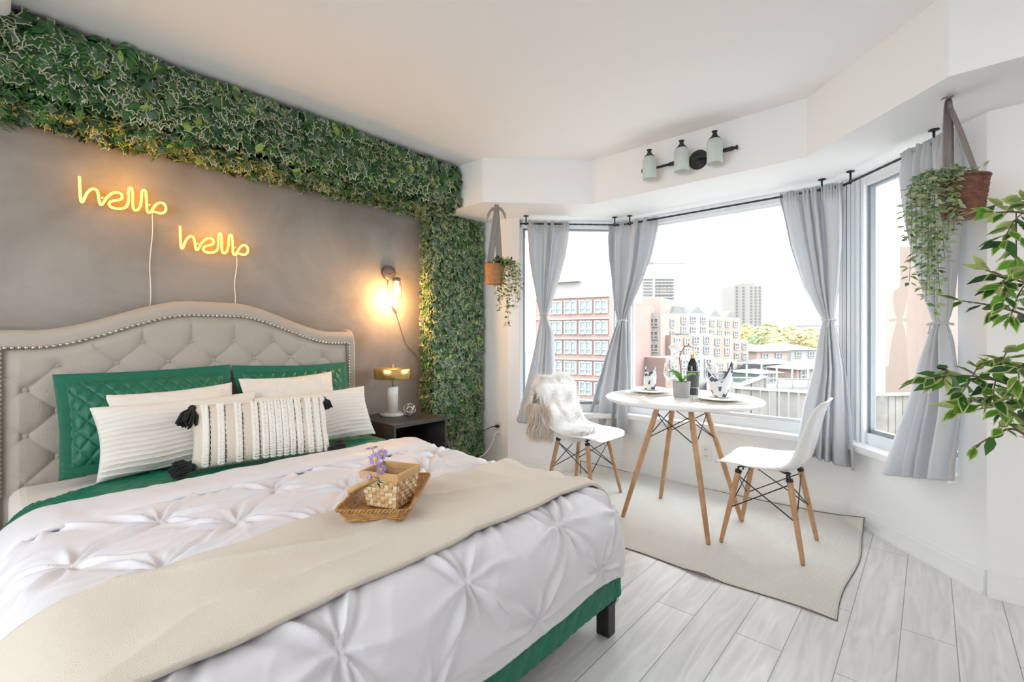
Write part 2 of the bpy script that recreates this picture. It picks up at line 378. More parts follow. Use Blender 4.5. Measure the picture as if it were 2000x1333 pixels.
# headboard outline
def hb_top(x):
    t = abs(x-.80)/.80
    t = min(max((t-.12)/.76, 0), 1); s = t*t*(3-2*t)
    return 1.335-.162*s
BTN = []
for z, x0, n in ((1.116, .49, 4), (1.013, .183, 7), (.908, .083, 8), (.808, .183, 7), (.706, .083, 8), (.60, .183, 7)):
    for k in range(n): BTN.append((x0+.2055*k, z))
NX, NZ = 380, 240
xs = np.linspace(-.03, 1.63, NX); P = np.zeros((NX, NZ, 3))
BT = np.array(BTN)
for i, x in enumerate(xs):
    top = hb_top(x)
    zs = np.linspace(.28, top, NZ)
    y = np.full(NZ, 2.955)
    inner = top-.075
    edge = np.clip((inner-zs)/.05, 0, 1)*np.clip((x-.012)/.05, 0, 1)*np.clip((1.592-x)/.05, 0, 1)
    # rolled border stands out, tufted field is padded between buttons
    bord = 1-np.clip((inner-zs)/.012, 0, 1)*(1 if .008 < x < 1.596 else 0)
    d = np.full(NZ, 9.); lines = np.full(NZ, 9.)
    for (bx, bz) in BTN: d = np.minimum(d, np.hypot((x-bx), (zs-bz)))
    u = (x-.083)/.2055; w = (zs-.911)/.2045
    l1 = np.abs(((u+w)+.0) % 1.0-0.0); l1 = np.minimum(l1, 1-l1)*.145; l2 = np.abs((u-w) % 1.0); l2 = np.minimum(l2, 1-l2)*.145
    lines = np.minimum(l1, l2)
    msk = np.where((zs < 1.135), 1., 0.)
    vert = np.full(NZ, 9.)
    for k in range(4):
        vert = np.where(zs > 1.116, np.minimum(vert, abs(x-(.49+.2055*k))), vert)
    lines = np.where(zs > 1.116, np.minimum(vert, 9), lines)
    lines = np.where((zs > 1.013) & ((x < .3) | (x > 1.3)), 9, lines)
    pad = .026*(1-np.exp(-d/.03))+.010*(1-np.exp(-lines/.011))
    yy = y-np.where(bord > .5, .024, pad*edge+.004)
    roll = np.clip((zs-(top-.05))/.05, 0, 1)
    yy = yy+.05*(1-np.sqrt(np.clip(1-roll**2, 0, 1)))*np.where(bord > .5, 1, 1)
    P[i, :, 0] = x; P[i, :, 1] = yy; P[i, :, 2] = zs
hb = MB().grid(P[:, ::-1])
# back and top closing
Q = np.zeros((NX, 3, 3))
for i, x in enumerate(xs):
    Q[i, 0] = (x, P[i, -1, 1], hb_top(x)); Q[i, 1] = (x, 3.06, hb_top(x)); Q[i, 2] = (x, 3.06, .28)
hb.grid(Q)
HB = hb.build('headboard', M_linen, BED)
# wings
def wing(x0, sgn):
    w = MB(); path = []
    pr = [(0, 1.185), (.03, 1.19), (.07, 1.182), (.10, 1.15), (.118, 1.08), (.122, .9), (.112, .6), (.11, .28)]
    pts = [(3.06-d, z) for d, z in pr]+[(3.06, .28)]
    th = .05
    V = [(x0, y, z) for y, z in pts]+[(x0+sgn*th, y, z) for y, z in pts]; n = len(pts)
    F = [tuple(range(n)), tuple(range(2*n-1, n-1, -1))]+[(i, i+n, (i+1) % n+n, (i+1) % n) for i in range(n)]
    w.add(V, F, 0, True); return w.build('headboard_wing', M_linen, BED, bevel=.016, seg=4)
wing(1.605, 1); wing(-.005, -1)
nm = MB()
for k in range(74):
    x = .02+1.565*k/73; nm.ell((x, 2.927, hb_top(x)-.078), (.0075, .006, .0075), 7, 4)
for sx in (.007, 1.597):
    for k in range(33): nm.ell((sx, 2.926, 1.09-.0195*k), (.0068, .006, .0068), 6, 4)
nm.build('nailhead_trim', M_nail, BED)
for (bx, bz) in BTN:
    MB().ell((bx, 2.947, bz), (.0150, .012, .0150), 14, 7).build('tufting_button', M_linen, BED)
MB().box((-.01, .93, .12), (.025, 2.95, .29)).box((1.585, .93, .12), (1.62, 2.95, .29)).box((.025, .93, .12), (1.585, .96, .29)).build('bed_rail', M_linen, BED, bevel=.012)
for x in (.0, 1.535):
    for y in (.90, 2.75): MB().box((x+.01, y, 0), (x+.062, y+.055, .125)).build('leg', M_black, BED, bevel=.004)
tag(MB().box((.03, .95, .285), (1.58, 2.92, .50)).build('mattress', M_sheet, None, bevel=.05, seg=4), 'queen mattress under the white sheet and green quilt', 'mattress')
# ---------------- cloth over the bed
EX0, EX1, EY = .015, 1.625, .885   # edges of the bed top
RR = .11; TOP = .522
def axis(o, r=RR, flare=.1):
    """overhang -> (outward, drop)"""
    L_ = r*PI/2
    o = np.asarray(o); a = np.clip(o, 0, L_)/r
    out = r*np.sin(a); dz = r*(1-np.cos(a)); e = np.clip(o-L_, 0, None)
    return out+flare*e, dz+e*.995
def bedsurf(A, B, lift=0, r=RR, flare=.1):
    oR = A-(EX1-r); oL = (EX0+r)-A; oy = np.clip((EY+r)-B, 0, None); sx = np.where(oR > 0, 1., -1.); ox = np.clip(np.maximum(oR, oL), 0, None)
    rho = (ox**4+oy**4)**.25; th = np.arctan2(oy, ox); out, both = axis(rho, r, flare)
    inb = (ox > 0) & (oy > 0); fold = 1+np.where(inb, .16*np.sin(th*6+1)*np.sin(2*th)*np.clip(both/.3, 0, 1), 0); out = out*fold
    cx_ = np.where(sx > 0, EX1-r, EX0+r)
    X = np.where(ox > 0, cx_+sx*out*np.cos(th), A); Y = np.where(oy > 0, EY+r-out*np.sin(th), B)
    crown = .014*np.cos((np.clip(X, 0, 1.62)-.81)*1.9)
    Z = TOP+crown-both
    return np.stack([X, Y, Z], -1)
def normals(P):
    du = np.gradient(P, axis=0); dv = np.gradient(P, axis=1); n = np.cross(du, dv); l = np.linalg.norm(n, axis=-1, keepdims=True); l[l < 1e-9] = 1
    n = n/l
    return n
def cornerfade(A, B):
    o = np.minimum(np.maximum(A-EX1, EX0-A), EY-B); return 1-.45*np.clip((o+.02)/.06, 0, 1)
def cloth(a0, a1, b0, b1, step, lift, disp, **k):
    na, nb = int((a1-a0)/step)+1, int((b1-b0)/step)+1
    A, B = np.meshgrid(np.linspace(a0, a1, na), np.linspace(b0, b1, nb), indexing='ij')
    P = bedsurf(A, B, **k); n = normals(P); D = disp(A, B)*cornerfade(A, B)+lift
    return P+n*D[..., None], A, B
PN = []
for kk, (yb, xo) in enumerate(((.50, .46), (.70, .27), (.90, .45), (1.08, .27), (1.27, .45), (1.455, .69-.39), (1.65, .51), (1.84, .33), (2.03, .51))):
    for i in range(-2, 5): PN.append((xo+.385*i+.02*math.sin(i*3.1+kk), yb+.018*math.sin(i*2.3+kk*1.7)))
PN = np.array(PN)
def pintuck(A, B):
    wx = A+.007*vnoise(A*9, B*9, 3); wy = B+.007*vnoise(A*9, B*9, 4)
    acc = np.zeros(A.shape); rid = np.zeros(A.shape); low = np.zeros(A.shape)
    ARM = (0, 46, 90, 134, 180, 226, 270, 314)
    for (x, y) in PN:
        dx, dy = wx-x, wy-y; r = np.hypot(dx, dy); th = np.arctan2(dy, dx)
        acc += np.exp(-(r/.055)**1.25)
        for q, an in enumerate(ARM):
            a0 = R(an)+.16*math.sin(x*31+y*17+q*2.7); ln_ = (.13, .15, .075, .15, .13, .15, .075, .15)[q]*(.75+.35*math.sin(x*13+q*1.9+y*7)**2)
            dt = th-a0; co = np.cos(dt); pr = r*np.abs(np.sin(dt)); wd_ = .0055+.035*r; f = np.where(co > 0, np.exp(-(r/ln_)**2)*(1-np.exp(-r/.015)), 0)
            rid = np.maximum(rid, np.exp(-(pr/wd_)**1.5)*f)
            low = np.maximum(low, np.exp(-((pr-2.6*wd_)/(1.5*wd_))**2)*f)
    puff = .026*(1-np.clip(acc, 0, 1)); rid = rid-.45*low
    wr = .004*(1-np.abs(vnoise(A*4+2*B, B*6-A*3, 11)))**6+.0009*vnoise(A*24, B*17, 12)+.0025*(1-np.abs(vnoise(A*9-B*4, B*9+A*3, 15)))**7
    return puff+.021*rid+wr+.007*np.clip((.93-B)/.12, 0, 1)*(1-np.abs(vnoise(A*5+B*1.5, B*1.3, 14)))**5+.004*vnoise(A*4, B*4, 6)
def smooth_c(A, B): return .004*vnoise(A*7, B*9, 21)+.0016*vnoise(A*25, B*40, 22)
# green quilt
def quilt(A, B):
    q = .085; u = (A+B)/q; v = (A-B)/q
    l = np.minimum(np.abs(u-np.round(u)), np.abs(v-np.round(v)))*q
    return .004*(1-np.exp(-(l/.009)))+.002*vnoise(A*20, B*70, 31)
P, A, B = cloth(-.45, 2.0, .572, 2.60, .009, .004, quilt, r=.105, flare=.05)
cut = 2.46+.14*np.clip((P[..., 0]-.12)/.22, 0, 1); over = P[..., 1] > cut; P[..., 2] = np.where(over, P[..., 2]-.012*np.clip((P[..., 1]-cut)/.02, 0, 1), P[..., 2]); P[..., 1] = np.minimum(P[..., 1], cut+.012)
hang = np.clip((.98-B)/.4, 0, 1)
P[..., 2] += .012*vnoise(A*5, B*2, 33)*hang
gq = MB().grid(P).build('quilt', M_green, None, solid=.01)
tag(gq, 'emerald green velvet quilt showing behind the pillows and below the duvet', 'quilt')
# duvet
def dv(A, B):
    fade = np.clip((2.02-B)/.05, 0, 1); return (pintuck(A, B)*np.clip((B-.655)/.07, .12, 1))*fade+smooth_c(A, B)*(1-fade)
P, A, B = cloth(-.42, 1.985, .655, 2.02, .005, .012, dv)
hang = np.clip((.93-B)/.28, 0, 1)
P[..., 2] += .02*vnoise(A*4.3, B*2, 35)*hang
du = MB().grid(P).build('duvet', M_duvet, None, solid=.012)
tag(du, 'white pintuck duvet with gathered star folds spread over the bed', 'duvet')
P, A, B = cloth(-.42, 1.985, 1.965, 2.215, .008, .056, lambda a, b: .005*vnoise(a*9, b*6, 41)+.003*vnoise(a*30, b*12, 42)-.02*np.clip(np.abs((b-2.09)/.125), 0, 1)**5)
fe = MB().grid(P).build('folded_edge', M_duvet, du, solid=.014)
# throw
def blur(F, k):
    for ax in (0, 1):
        G = np.zeros_like(F); 
        for j in range(-k, k+1): G += np.roll(F, j, ax)
        F = G/(2*k+1)
    return F
def maxf(F, k):
    for ax in (0, 1):
        G = F.copy()
        for j in range(-k, k+1): G = np.maximum(G, np.roll(F, j, ax))
        F = G
    return F
A, B = np.meshgrid(np.arange(-.6, 2.1, .01), np.arange(.6, 1.8, .01), indexing='ij')
HF = blur(maxf(pintuck(A, B), 4), 3)
def hfield(A, B):
    i = np.clip(((A+.6)/.01), 0, HF.shape[0]-2); j = np.clip(((B-.6)/.01), 0, HF.shape[1]-2); i0 = i.astype(int); j0 = j.astype(int); fi = i-i0; fj = j-j0
    return (HF[i0, j0]*(1-fi)+HF[i0+1, j0]*fi)*(1-fj)+(HF[i0, j0+1]*(1-fi)+HF[i0+1, j0+1]*fi)*fj
A, B = np.meshgrid(np.linspace(-.45, 1.80, 280), np.linspace(0, 1, 64), indexing='ij')
lo = .962+.012*vnoise(A*3, A*0, 51)+.012*A; hi = 1.395+.045*A/1.6+.01*vnoise(A*4, A*0+3, 52)
BB = lo+(hi-lo)*B
P = bedsurf(A, BB); n = normals(P)
D = .020+hfield(A, BB)+.003*vnoise(A*5, BB*5, 53)+.013*(1-np.abs(vnoise(A*2.2+BB*5, BB*2.5-A*2, 54)))**7
P = P+n*D[..., None]
tag(MB().grid(P).build('throw_blanket', M_throw, None, solid=.012), 'cream woven throw blanket laid in a band across the foot of the bed', 'blanket')
# ---------------- pillows
def pillow(w, h, T, fl=0, conc=.07, disp=None, nu=70, nv=46, seed=0, lump=.006):
    u, v = np.meshgrid(np.linspace(-1, 1, nu), np.linspace(-1, 1, nv), indexing='ij')
    x = w/2*u*(1-conc*np.cos(PI*v/2)*np.abs(u)**2); z = h/2*v*(1-conc*1.2*np.cos(PI*u/2)*np.abs(v)**2)
    fu, fv = 1-2*fl/w, 1-2*fl/h
    uu, vv = np.clip(np.abs(u)/fu, 0, 1), np.clip(np.abs(v)/fv, 0, 1)
    t = T/2*np.sqrt(np.clip((1-uu**2.6)*(1-vv**2.6), 0, 1))
    wr = lump*vnoise(u*3.2+seed, v*3+seed, seed+60)*np.clip(t/(T*.2), 0, 1)
    d = disp(x, z, u, v, t) if disp is not None else 0
    return x, z, t, wr, d
def put_pillow(name, parent_or_none, mats, M, w, h, T, label=None, cat='pillow', group=None, **k):
    x, z, t, wr, d = pillow(w, h, T, **k)
    def tr(X, Y, Z):
        a = np.array(M); v = np.stack([X, Y, Z, np.ones_like(X)], -1); return (v @ a.T)[..., :3]
    uu_, vv_ = np.meshgrid(np.linspace(-1, 1, x.shape[0]), np.linspace(-1, 1, x.shape[1]), indexing='ij'); t = t+.004*(1-np.maximum(np.abs(uu_), np.abs(vv_))**24)
    mb = MB(); mb.grid(tr(x, -(t+wr+d), z)[:, ::-1]); mb.grid(tr(x, t, z))
    o = mb.build(name, mats, parent_or_none)
    me = o.data; bm = bmesh.new(); bm.from_mesh(me); bmesh.ops.remove_doubles(bm, verts=bm.verts, dist=.0008); bm.to_mesh(me); bm.free()
    for p in me.polygons: p.use_smooth = True
    if label: tag(o, label, cat, group)
    return o
def lean(cx, cy, z0, h, dy, yaw=0, roll=0):
    """frame of a pillow whose lower edge rests at z0 and whose top leans back by dy"""
    a = math.asin(min(.95, dy/h)); 
    M = Matrix.Translation((cx, cy, z0)) @ Matrix.Rotation(yaw, 4, 'Z') @ Matrix.Rotation(-a, 4, 'X') @ Matrix.Rotation(roll, 4, 'Y') @ Matrix.Translation((0, 0, h/2))
    return M
def qd(x, z, u, v, t):
    q = .062; a = (x+z*.75)/q; b = (x-z*.75)/q
    l = np.minimum(np.abs(a-np.round(a)), np.abs(b-np.round(b)))*q
    return np.where(t > .004, -.009*np.exp(-(l/.008)), 0)
ZB = .55
put_pillow('pillow_sham', None, M_green, lean(.52, 2.705, ZB, .46, .17, 0, R(-1)), .70, .47, .11, 'emerald green quilted velvet sham, left of two, leaning on headboard', fl=.045, disp=qd, seed=3, nu=200, nv=140, conc=.03)
put_pillow('pillow_sham', None, M_green, lean(1.20, 2.705, ZB, .46, .17, 0, R(1)), .68, .46, .11, 'emerald green quilted velvet sham, right of two, nearer the brass lamp', fl=.045, disp=qd, seed=4, nu=200, nv=140, conc=.05)
def wk(s):
    return lambda x, z, u, v, t: .003*vnoise(u*6+s, v*14, s)+.003*(1-np.abs(vnoise(u*12, v*4+s, s+1)))**3
put_pillow('bed_pillow', None, M_sheet, lean(.60, 2.64, ZB, .38, .16, 0, R(-2)), .52, .36, .10, 'plain smooth cream pillow between left green sham and left pleated pillow', seed=5, disp=wk(5))
put_pillow('bed_pillow', None, M_sheet, lean(1.15, 2.64, ZB, .40, .16, 0, R(-1)), .53, .40, .10, 'plain smooth cream pillow standing before the right green sham', seed=6, disp=wk(6))
def pleat(s):
    def f(x, z, u, v, t):
        q = .021; ph = z/q+.3*vnoise(x*7, z*9, s)
        fr = ph-np.floor(ph); return np.where(t > .006, .006*fr**2*np.clip(1.25-v*.7, .2, 1.3), 0)
    return f
put_pillow('bed_pillow', None, M_sheet, lean(.60, 2.545, ZB, .32, .14, 0, R(-1)), .66, .33, .11, 'white pleated pillow left of the braided cushion, black tassels in front', seed=7, disp=pleat(7), nv=240, nu=90)
put_pillow('bed_pillow', None, M_sheet, lean(1.215, 2.50, ZB, .30, .13, R(-5), R(-2)), .62, .31, .11, 'white pleated pillow nearest the nightstand, partly behind the braided cushion', seed=8, disp=pleat(8), nv=240, nu=90)
# braided lumbar cushion
M_ecru = mat('ecru_cotton', (.70, .615, .515), .9, bump=(300, .3, 2))
M_yarn = mat('white_yarn', (.82, .79, .74), .9, bump=(120, .4, 3))
M_thread = mat('charcoal_thread', (.02, .02, .022), .9)
bw, bh, bT = .585, .30, .11
BM = lean(.85, 2.335, .552, bh, .12, math.atan2(-.126, .554), R(0))
BC = empty('lumbar_cushion', BM @ Vector((0, 0, -bh/2)), 'ecru lumbar cushion with white braided stripes and charcoal corner tassels, front of all pillows', 'cushion')
put_pillow('cushion_cover', BC, M_ecru, BM, bw, bh, bT, seed=9, conc=.04, lump=.003)
def on_cushion(u, v):
    uu, vv = abs(u)**2.6, abs(v)**2.6; t = bT/2*math.sqrt(max(0, (1-uu)*(1-vv)))
    x = bw/2*u*(1-.04*math.cos(PI*v/2)*abs(u)**2); z = bh/2*v*(1-.048*math.cos(PI*u/2)*abs(v)**2)
    return BM @ Vector((x, -t, z))
BR = BM.to_3x3()
for q in (.09, .195, .315, .43, .50, .55, .60, .65, .70, .76, .845, .915, .975):
    u = q*2-1; nn = 24; y = MB(); thr = MB(); tp = []
    for k in range(nn):
        v = -.95+1.9*(k+.5)/nn
        for s in (-1, 1):
            p = on_cushion(u+s*.019, v); E = BR.to_4x4() @ Matrix.Rotation(R(32)*s, 4, 'Y')
            y.ell(p+BR @ Vector((0, -.003, 0)), (.0100, .0085, .0125), 7, 5, M=E)
        tp.append(on_cushion(min(.985, u+.050+.006*(-1)**k), v)+BR @ Vector((0, -.004, 0)))
        if k % 2 and .3 < q < .8: thr.ell(on_cushion(u+.004, v)+BR @ Vector((0, -.0095, 0)), (.002, .001, .002), 5, 3)
    thr.tube(tp, .0029, 5)
    br = y.build('braid', M_yarn, BC); thr.build('stitching', M_thread, br)
random.seed(5)
def tassel(p, d, s=1.0):
    m = MB(); d = Vector(d).normalized(); p = Vector(p)
    m.ell(p+d*.004*s, (.009*s, .009*s, .009*s), 8, 6)
    e1 = d.orthogonal().normalized(); e2 = d.cross(e1)
    for k in range(90):
        a = random.random()*2*PI; sp = math.sqrt(random.random())*.019*s
        o = e1*math.cos(a)*sp+e2*math.sin(a)*sp
        m.tube([p+d*.006*s+o*.25, p+d*.022*s+o*.9+Vector((0, 0, .003)), p+d*(.035+.008*random.random())*s+o*1.15-Vector((0, 0, .006))], [.0022*s, .0028*s, .0016*s], 4)
    return m.build('tassel', M_thread, BC)
def pc(px, py, y): return at(px, py, Y=y)
tassel(on_cushion(-.97, .93), (-.35, -.35, -.7), 2.0); tassel(on_cushion(-.97, -.95)+Vector((0, -.01, .012)), (-.9, -.35, .05), 2.0)
tassel(on_cushion(.97, .95), (.15, -.3, -.9), 1.5); tassel(on_cushion(.97, -.95)+Vector((0, -.015, .012)), (.9, -.3, .1), 1.8)
# ---------------- wicker tray, splint basket, daisies
M_wick = mat('honey_wicker', (.53, .29, .105), .55, bump=(200, .3, 2), var=(60, .45, (.34, .165, .05)))
M_splint = mat('pale_splint', (.74, .54, .31), .55, var=(30, .3, (.58, .37, .18)))
M_splint2 = mat('tan_splint', (.60, .36, .155), .5, var=(20, .2))
def woven(mb, corners_b, corners_t, z0, z1, rows, cols, m=0, amp=.0022):
    """basket-weave wall through four lower and four upper corners (rounded)"""
    def ring(cs, n, rad):
        pts = []
        for i in range(4):
            a, b, c = Vector(cs[i-1]), Vector(cs[i]), Vector(cs[(i+1) % 4])
            d0 = (a-b).normalized(); d1 = (c-b).normalized()
            for k in range(5):
                t = k/4; p = b+d0*rad*(1-t)**2+d1*rad*t**2; pts.append(p)
        pts.append(pts[0]); L_ = [0]
        for i in range(1, len(pts)): L_.append(L_[-1]+(pts[i]-pts[i-1]).length)
        out = []
        for k in range(n):
            s = L_[-1]*k/n
            for i in range(1, len(pts)):
                if L_[i] >= s: f = (s-L_[i-1])/max(1e-9, L_[i]-L_[i-1]); out.append(pts[i-1].lerp(pts[i], f)); break
        return out
    n = cols*4; rb, rt = ring(corners_b, n, .02), ring(corners_t, n, .02); cb = sum(rb, Vector((0, 0)))/n
    nr = rows*4; P = np.zeros((n+1, nr+1, 3))
    for i in range(n+1):
        a, b = rb[i % n], rt[i % n]; o = ((a-cb)).normalized()
        for j in range(nr+1):
            t = j/nr; p = a.lerp(b, t)
            w = amp*math.sin(2*PI*i/8)*(1 if (j//4) % 2 else -1)*abs(math.sin(PI*j/4))**.5
            P[i, j] = (p.x+o.x*w, p.y+o.y*w, z0+(z1-z0)*t)
    mb.grid(P, m); return rb, rt
tc_ = Vector((.862, 1.325)); ta_ = R(42); tL = Vector((math.cos(ta_), math.sin(ta_))); tW = Vector((-tL.y, tL.x))
def rectc(c, l, w, L1, W1): return [c-L1*l/2-W1*w/2, c+L1*l/2-W1*w/2, c+L1*l/2+W1*w/2, c-L1*l/2+W1*w/2]
ZT = .598
TR = empty('wicker_tray', (tc_.x, tc_.y, ZT), 'honey wicker tray lying on the cream throw under the splint basket', 'tray')
m = MB(); rb, rt = woven(m, rectc(tc_, .315, .175, tL, tW), rectc(tc_, .36, .215, tL, tW), ZT, ZT+.038, 9, 44, amp=.0016)
m.build('tray_side', M_wick, TR, solid=.004)
m = MB(); nn = 60; P = np.zeros((nn, 40, 3))
for i in range(nn):
    for j in range(40):
        q = tc_+tL*(.315*(i/(nn-1)-.5))+tW*(.175*(j/39-.5)); P[i, j] = (q.x, q.y, ZT+.006+.0013*math.sin(i*PI/2)*(1 if j % 2 else -1))
m.grid(P); m.build('tray_base', M_wick, TR, solid=.004)
m = MB(); n = len(rt)
for s in (0, 1):
    pts = []
    for k in range(n*2+1):
        a = rt[(k//2) % n]; b = rt[((k+1)//2) % n]; q = (a+b)/2; o = (q-tc_).normalized(); ph = k*.9+s*PI
        pts.append((q.x+o.x*.0035*math.cos(ph), q.y+o.y*.0035*math.cos(ph), ZT+.040+.0035*math.sin(ph)))
    m.tube(pts, .0032, 5)
m.build('braided_rim', M_wick, TR)
bc_ = Vector((.852, 1.296)); bL = Vector((math.cos(R(22)), math.sin(R(22)))); bW = Vector((-bL.y, bL.x)); ZK = ZT+.012
BK = empty('splint_basket', (bc_.x, bc_.y, ZK), 'small square wood splint basket holding lilac daisies, set in the wicker tray', 'basket')
def splints(cb, ct, z0, z1, rows, cols):
    m = MB(); rr = random.Random(2)
    for f in range(4):
        a0, a1, b0, b1 = Vector(cb[f]), Vector(cb[(f+1) % 4]), Vector(ct[f]), Vector(ct[(f+1) % 4]); nn = Vector(((a1-a0).y, -(a1-a0).x)).normalized()
        if nn.dot((a0+a1)/2-bc_) < 0: nn = -nn
        for i in range(cols):
            for j in range(rows):
                q = lambda u, v, o: (lambda p: (p.x+nn.x*o, p.y+nn.y*o, z0+(z1-z0)*v))(a0.lerp(a1, u).lerp(b0.lerp(b1, u), v))
                u0, u1, v0, v1 = (i+.03)/cols, (i+.97)/cols, (j+.04)/rows, (j+.96)/rows; hz = (i+j+f) % 2; um, vm = (u0+u1)/2, (v0+v1)/2
                if hz: P = [q(u0, v0, -.0008), q(um, v0, .0026), q(u1, v0, -.0008), q(u1, v1, -.0008), q(um, v1, .0026), q(u0, v1, -.0008)]; m.add(P, [(0, 1, 4, 5), (1, 2, 3, 4)], rr.choice((0, 0, 1)))
                else: P = [q(u0, v0, -.0008), q(u1, v0, -.0008), q(u1, vm, .0020), q(u1, v1, -.0008), q(u0, v1, -.0008), q(u0, vm, .0020)]; m.add(P, [(0, 1, 2, 5), (5, 2, 3, 4)], rr.choice((0, 1, 2)))
        m.add([(a0.x-nn.x*.001, a0.y-nn.y*.001, z0), (a1.x-nn.x*.001, a1.y-nn.y*.001, z0), (b1.x-nn.x*.001, b1.y-nn.y*.001, z1), (b0.x-nn.x*.001, b0.y-nn.y*.001, z1)], [(0, 1, 2, 3)], 2, False)
    return m
bd = splints(rectc(bc_, .100, .108, bL, bW), rectc(bc_, .126, .138, bL, bW), ZK, ZK+.10, 8, 8).build('basket_side', [M_splint, mat('light_splint', (.80, .64, .42), .55), M_splint2], BK)
N, L, b = nodes(M_splint)
m = MB(); m.prism(rectc(bc_, .10, .11, bL, bW), ZK, ZK+.004); m.build('basket_base', M_splint, BK)
m = MB(); oc = rectc(bc_, .131, .143, bL, bW); ic = rectc(bc_, .118, .129, bL, bW)
for i in range(4):
    m.prism([oc[i], oc[(i+1) % 4], ic[(i+1) % 4], ic[i]], ZK+.088, ZK+.112)
m.build('rim_band', M_splint2, BK, bevel=.002)
# handle folded down over the front-left side
DZ = Vector((bW.x*.118, bW.y*.118, -.062)); e0 = Vector((*(bc_-bL*.068), ZK+.100)); e1_ = Vector((*(bc_+bL*.068), ZK+.100))
P = catmull([e0, e0+DZ*.5, e0+DZ*.9, (e0+DZ*1.08).lerp(e1_+DZ*1.08, .12), (e0+DZ*1.12).lerp(e1_+DZ*1.12, .5), (e0+DZ*1.08).lerp(e1_+DZ*1.08, .88), e1_+DZ*.9, e1_+DZ*.5, e1_], 4)
nrmv = Vector((bL.x, bL.y, 0)).cross(DZ).normalized(); G = np.zeros((len(P), 2, 3))
for k, p in enumerate(P): G[k, 0] = p+nrmv*.0085; G[k, 1] = p-nrmv*.0085
MB().grid(G).build('handle', M_splint2, BK, solid=.003)
# daisies
M_petal = mat('lilac_petal', (.44, .33, .72), .6, transl=.25); M_dc = mat('daisy_centre', (.75, .48, .04), .8); M_gr = mat('daisy_leaf', (.03, .12, .04), .5); M_stem = mat('daisy_stem', (.14, .25, .07), .5)
def flower(px, py, dd, size, face, label, petal=M_petal, np_=15, nleaf=0):
    base = Vector((bc_.x-.02+random.uniform(-.015, .015), bc_.y+random.uniform(-.02, .02), ZK+.006)); top = at(px, py, d=dd)
    F = empty('daisy', base, label, 'flower', 'lilac daisies in the splint basket')
    nf = Vector(face).normalized(); mid = (base+top)/2+Vector((.008, 0, .01))
    MB().tube([base, mid, top-nf*.004], .0012, 5).build('stem', M_stem, F)
    e1 = nf.orthogonal().normalized(); e2 = nf.cross(e1); hd = MB()
    for k in range(np_):
        a = 2*PI*k/np_+random.uniform(-.08, .08); d = e1*math.cos(a)+e2*math.sin(a); w = nf.cross(d); l = size*random.uniform(.9, 1.1)
        q = [top+d*size*.18-w*size*.04, top+d*size*.18+w*size*.04, top+d*l*.65+w*size*.13+nf*size*.12, top+d*l+nf*size*.05, top+d*l*.65-w*size*.13+nf*size*.12]
        hd.add(q, [(0, 1, 2, 3, 4)])
    hd.build('petals', petal, F)
    Mx = frame_M((0, 0, 0), e1, e2, nf)
    MB().ell(top+nf*size*.04, (size*.3, size*.3, size*.16), 12, 7, M=Mx).build('flower_centre', M_dc, F)
    for k in range(nleaf):
        lf = MB(); c = base.lerp(top, .5+.12*k)+Vector((random.uniform(-.01, .01), random.uniform(-.01, .01), 0)); d = Vector((random.uniform(-1, 1), random.uniform(-1, 1), .2)).normalized(); w = d.cross(Vector((0, 0, 1))).normalized()
        lf.add([c, c+d*.012+w*.007, c+d*.026, c+d*.012-w*.007], [(0, 1, 2, 3)]); lf.build('leaf', M_gr, F)
random.seed(9)
TO = (-.55, -.65, .45)
flower(733, 897, 1.43, .024, TO, 'lilac daisy facing forward, lowest left bloom with a wide yellow centre', nleaf=3)
flower(746, 888, 1.45, .022, (-.3, -.6, .6), 'lilac daisy just right of the forward-facing one, turned slightly right', nleaf=3)
flower(727, 876, 1.48, .022, (-.1, .1, 1), 'lilac daisy at the top of the bunch, opened flat to the ceiling', nleaf=1)
flower(744, 917, 1.42, .020, (-.3, -.9, -.1), 'small lilac daisy drooping over the basket rim', nleaf=4)
flower(716, 932, 1.44, .016, (-.4, -.5, .7), 'small pink-lilac daisy low in the left corner of the basket', mat('pink_petal', (.62, .42, .68), .6), nleaf=2)
# =================================================================== NIGHTSTAND side
M_dkwood = mat('dark_ash_wood', (.060, .052, .048), .4, bump=(40, .1, 4, (1, 6, 6)), var=(12, .45))
NS = empty('nightstand', (1.88, 2.73, 0), 'dark wood open nightstand between the bed and the ivy column', 'nightstand')
x0, x1, y0, y1, zt_ = 1.665, 2.10, 2.50, 2.98, .58
MB().box((x0, y0, zt_-.022), (x1, y1, zt_)).build('top_panel', M_dkwood, NS, bevel=.002)
MB().box((x0, y0, .1), (x0+.02, y1, zt_-.022)).build('side_panel', M_dkwood, NS, bevel=.002)
MB().box((x1-.02, y0, .1), (x1, y1, zt_-.022)).build('side_panel', M_dkwood, NS, bevel=.002)
MB().box((x0+.02, y1-.012, .1), (x1-.02, y1, zt_-.022)).build('back_panel', M_dkwood, NS)
MB().box((x0+.02, y0+.01, .1), (x1-.02, y1-.012, .12)).build('shelf', M_dkwood, NS)
MB().box((x0+.02, y0+.005, .12), (x1-.02, y1-.02, .36)).build('drawer', mat('pale_wood_drawer', (.62, .58, .56), .5), NS, bevel=.003)
for x in (x0+.01, x1-.045):
    for y in (y0+.01, y1-.05): MB().box((x, y, 0), (x+.035, y+.035, .1)).build('leg', M_dkwood, NS)
M_marble = mat('white_marble', (.80, .79, .77), .2, var=(7, .5, (.30, .27, .25)))
N, L, b = nodes(M_marble)
for nd in N:
    if nd.type == 'TEX_NOISE': nd.inputs['Distortion'].default_value = 2.5; nd.inputs['Detail'].default_value = 9
    if nd.type == 'MAP_RANGE': nd.inputs['From Min'].default_value = .52; nd.inputs['From Max'].default_value = .70
lx, ly = 1.885, 2.84
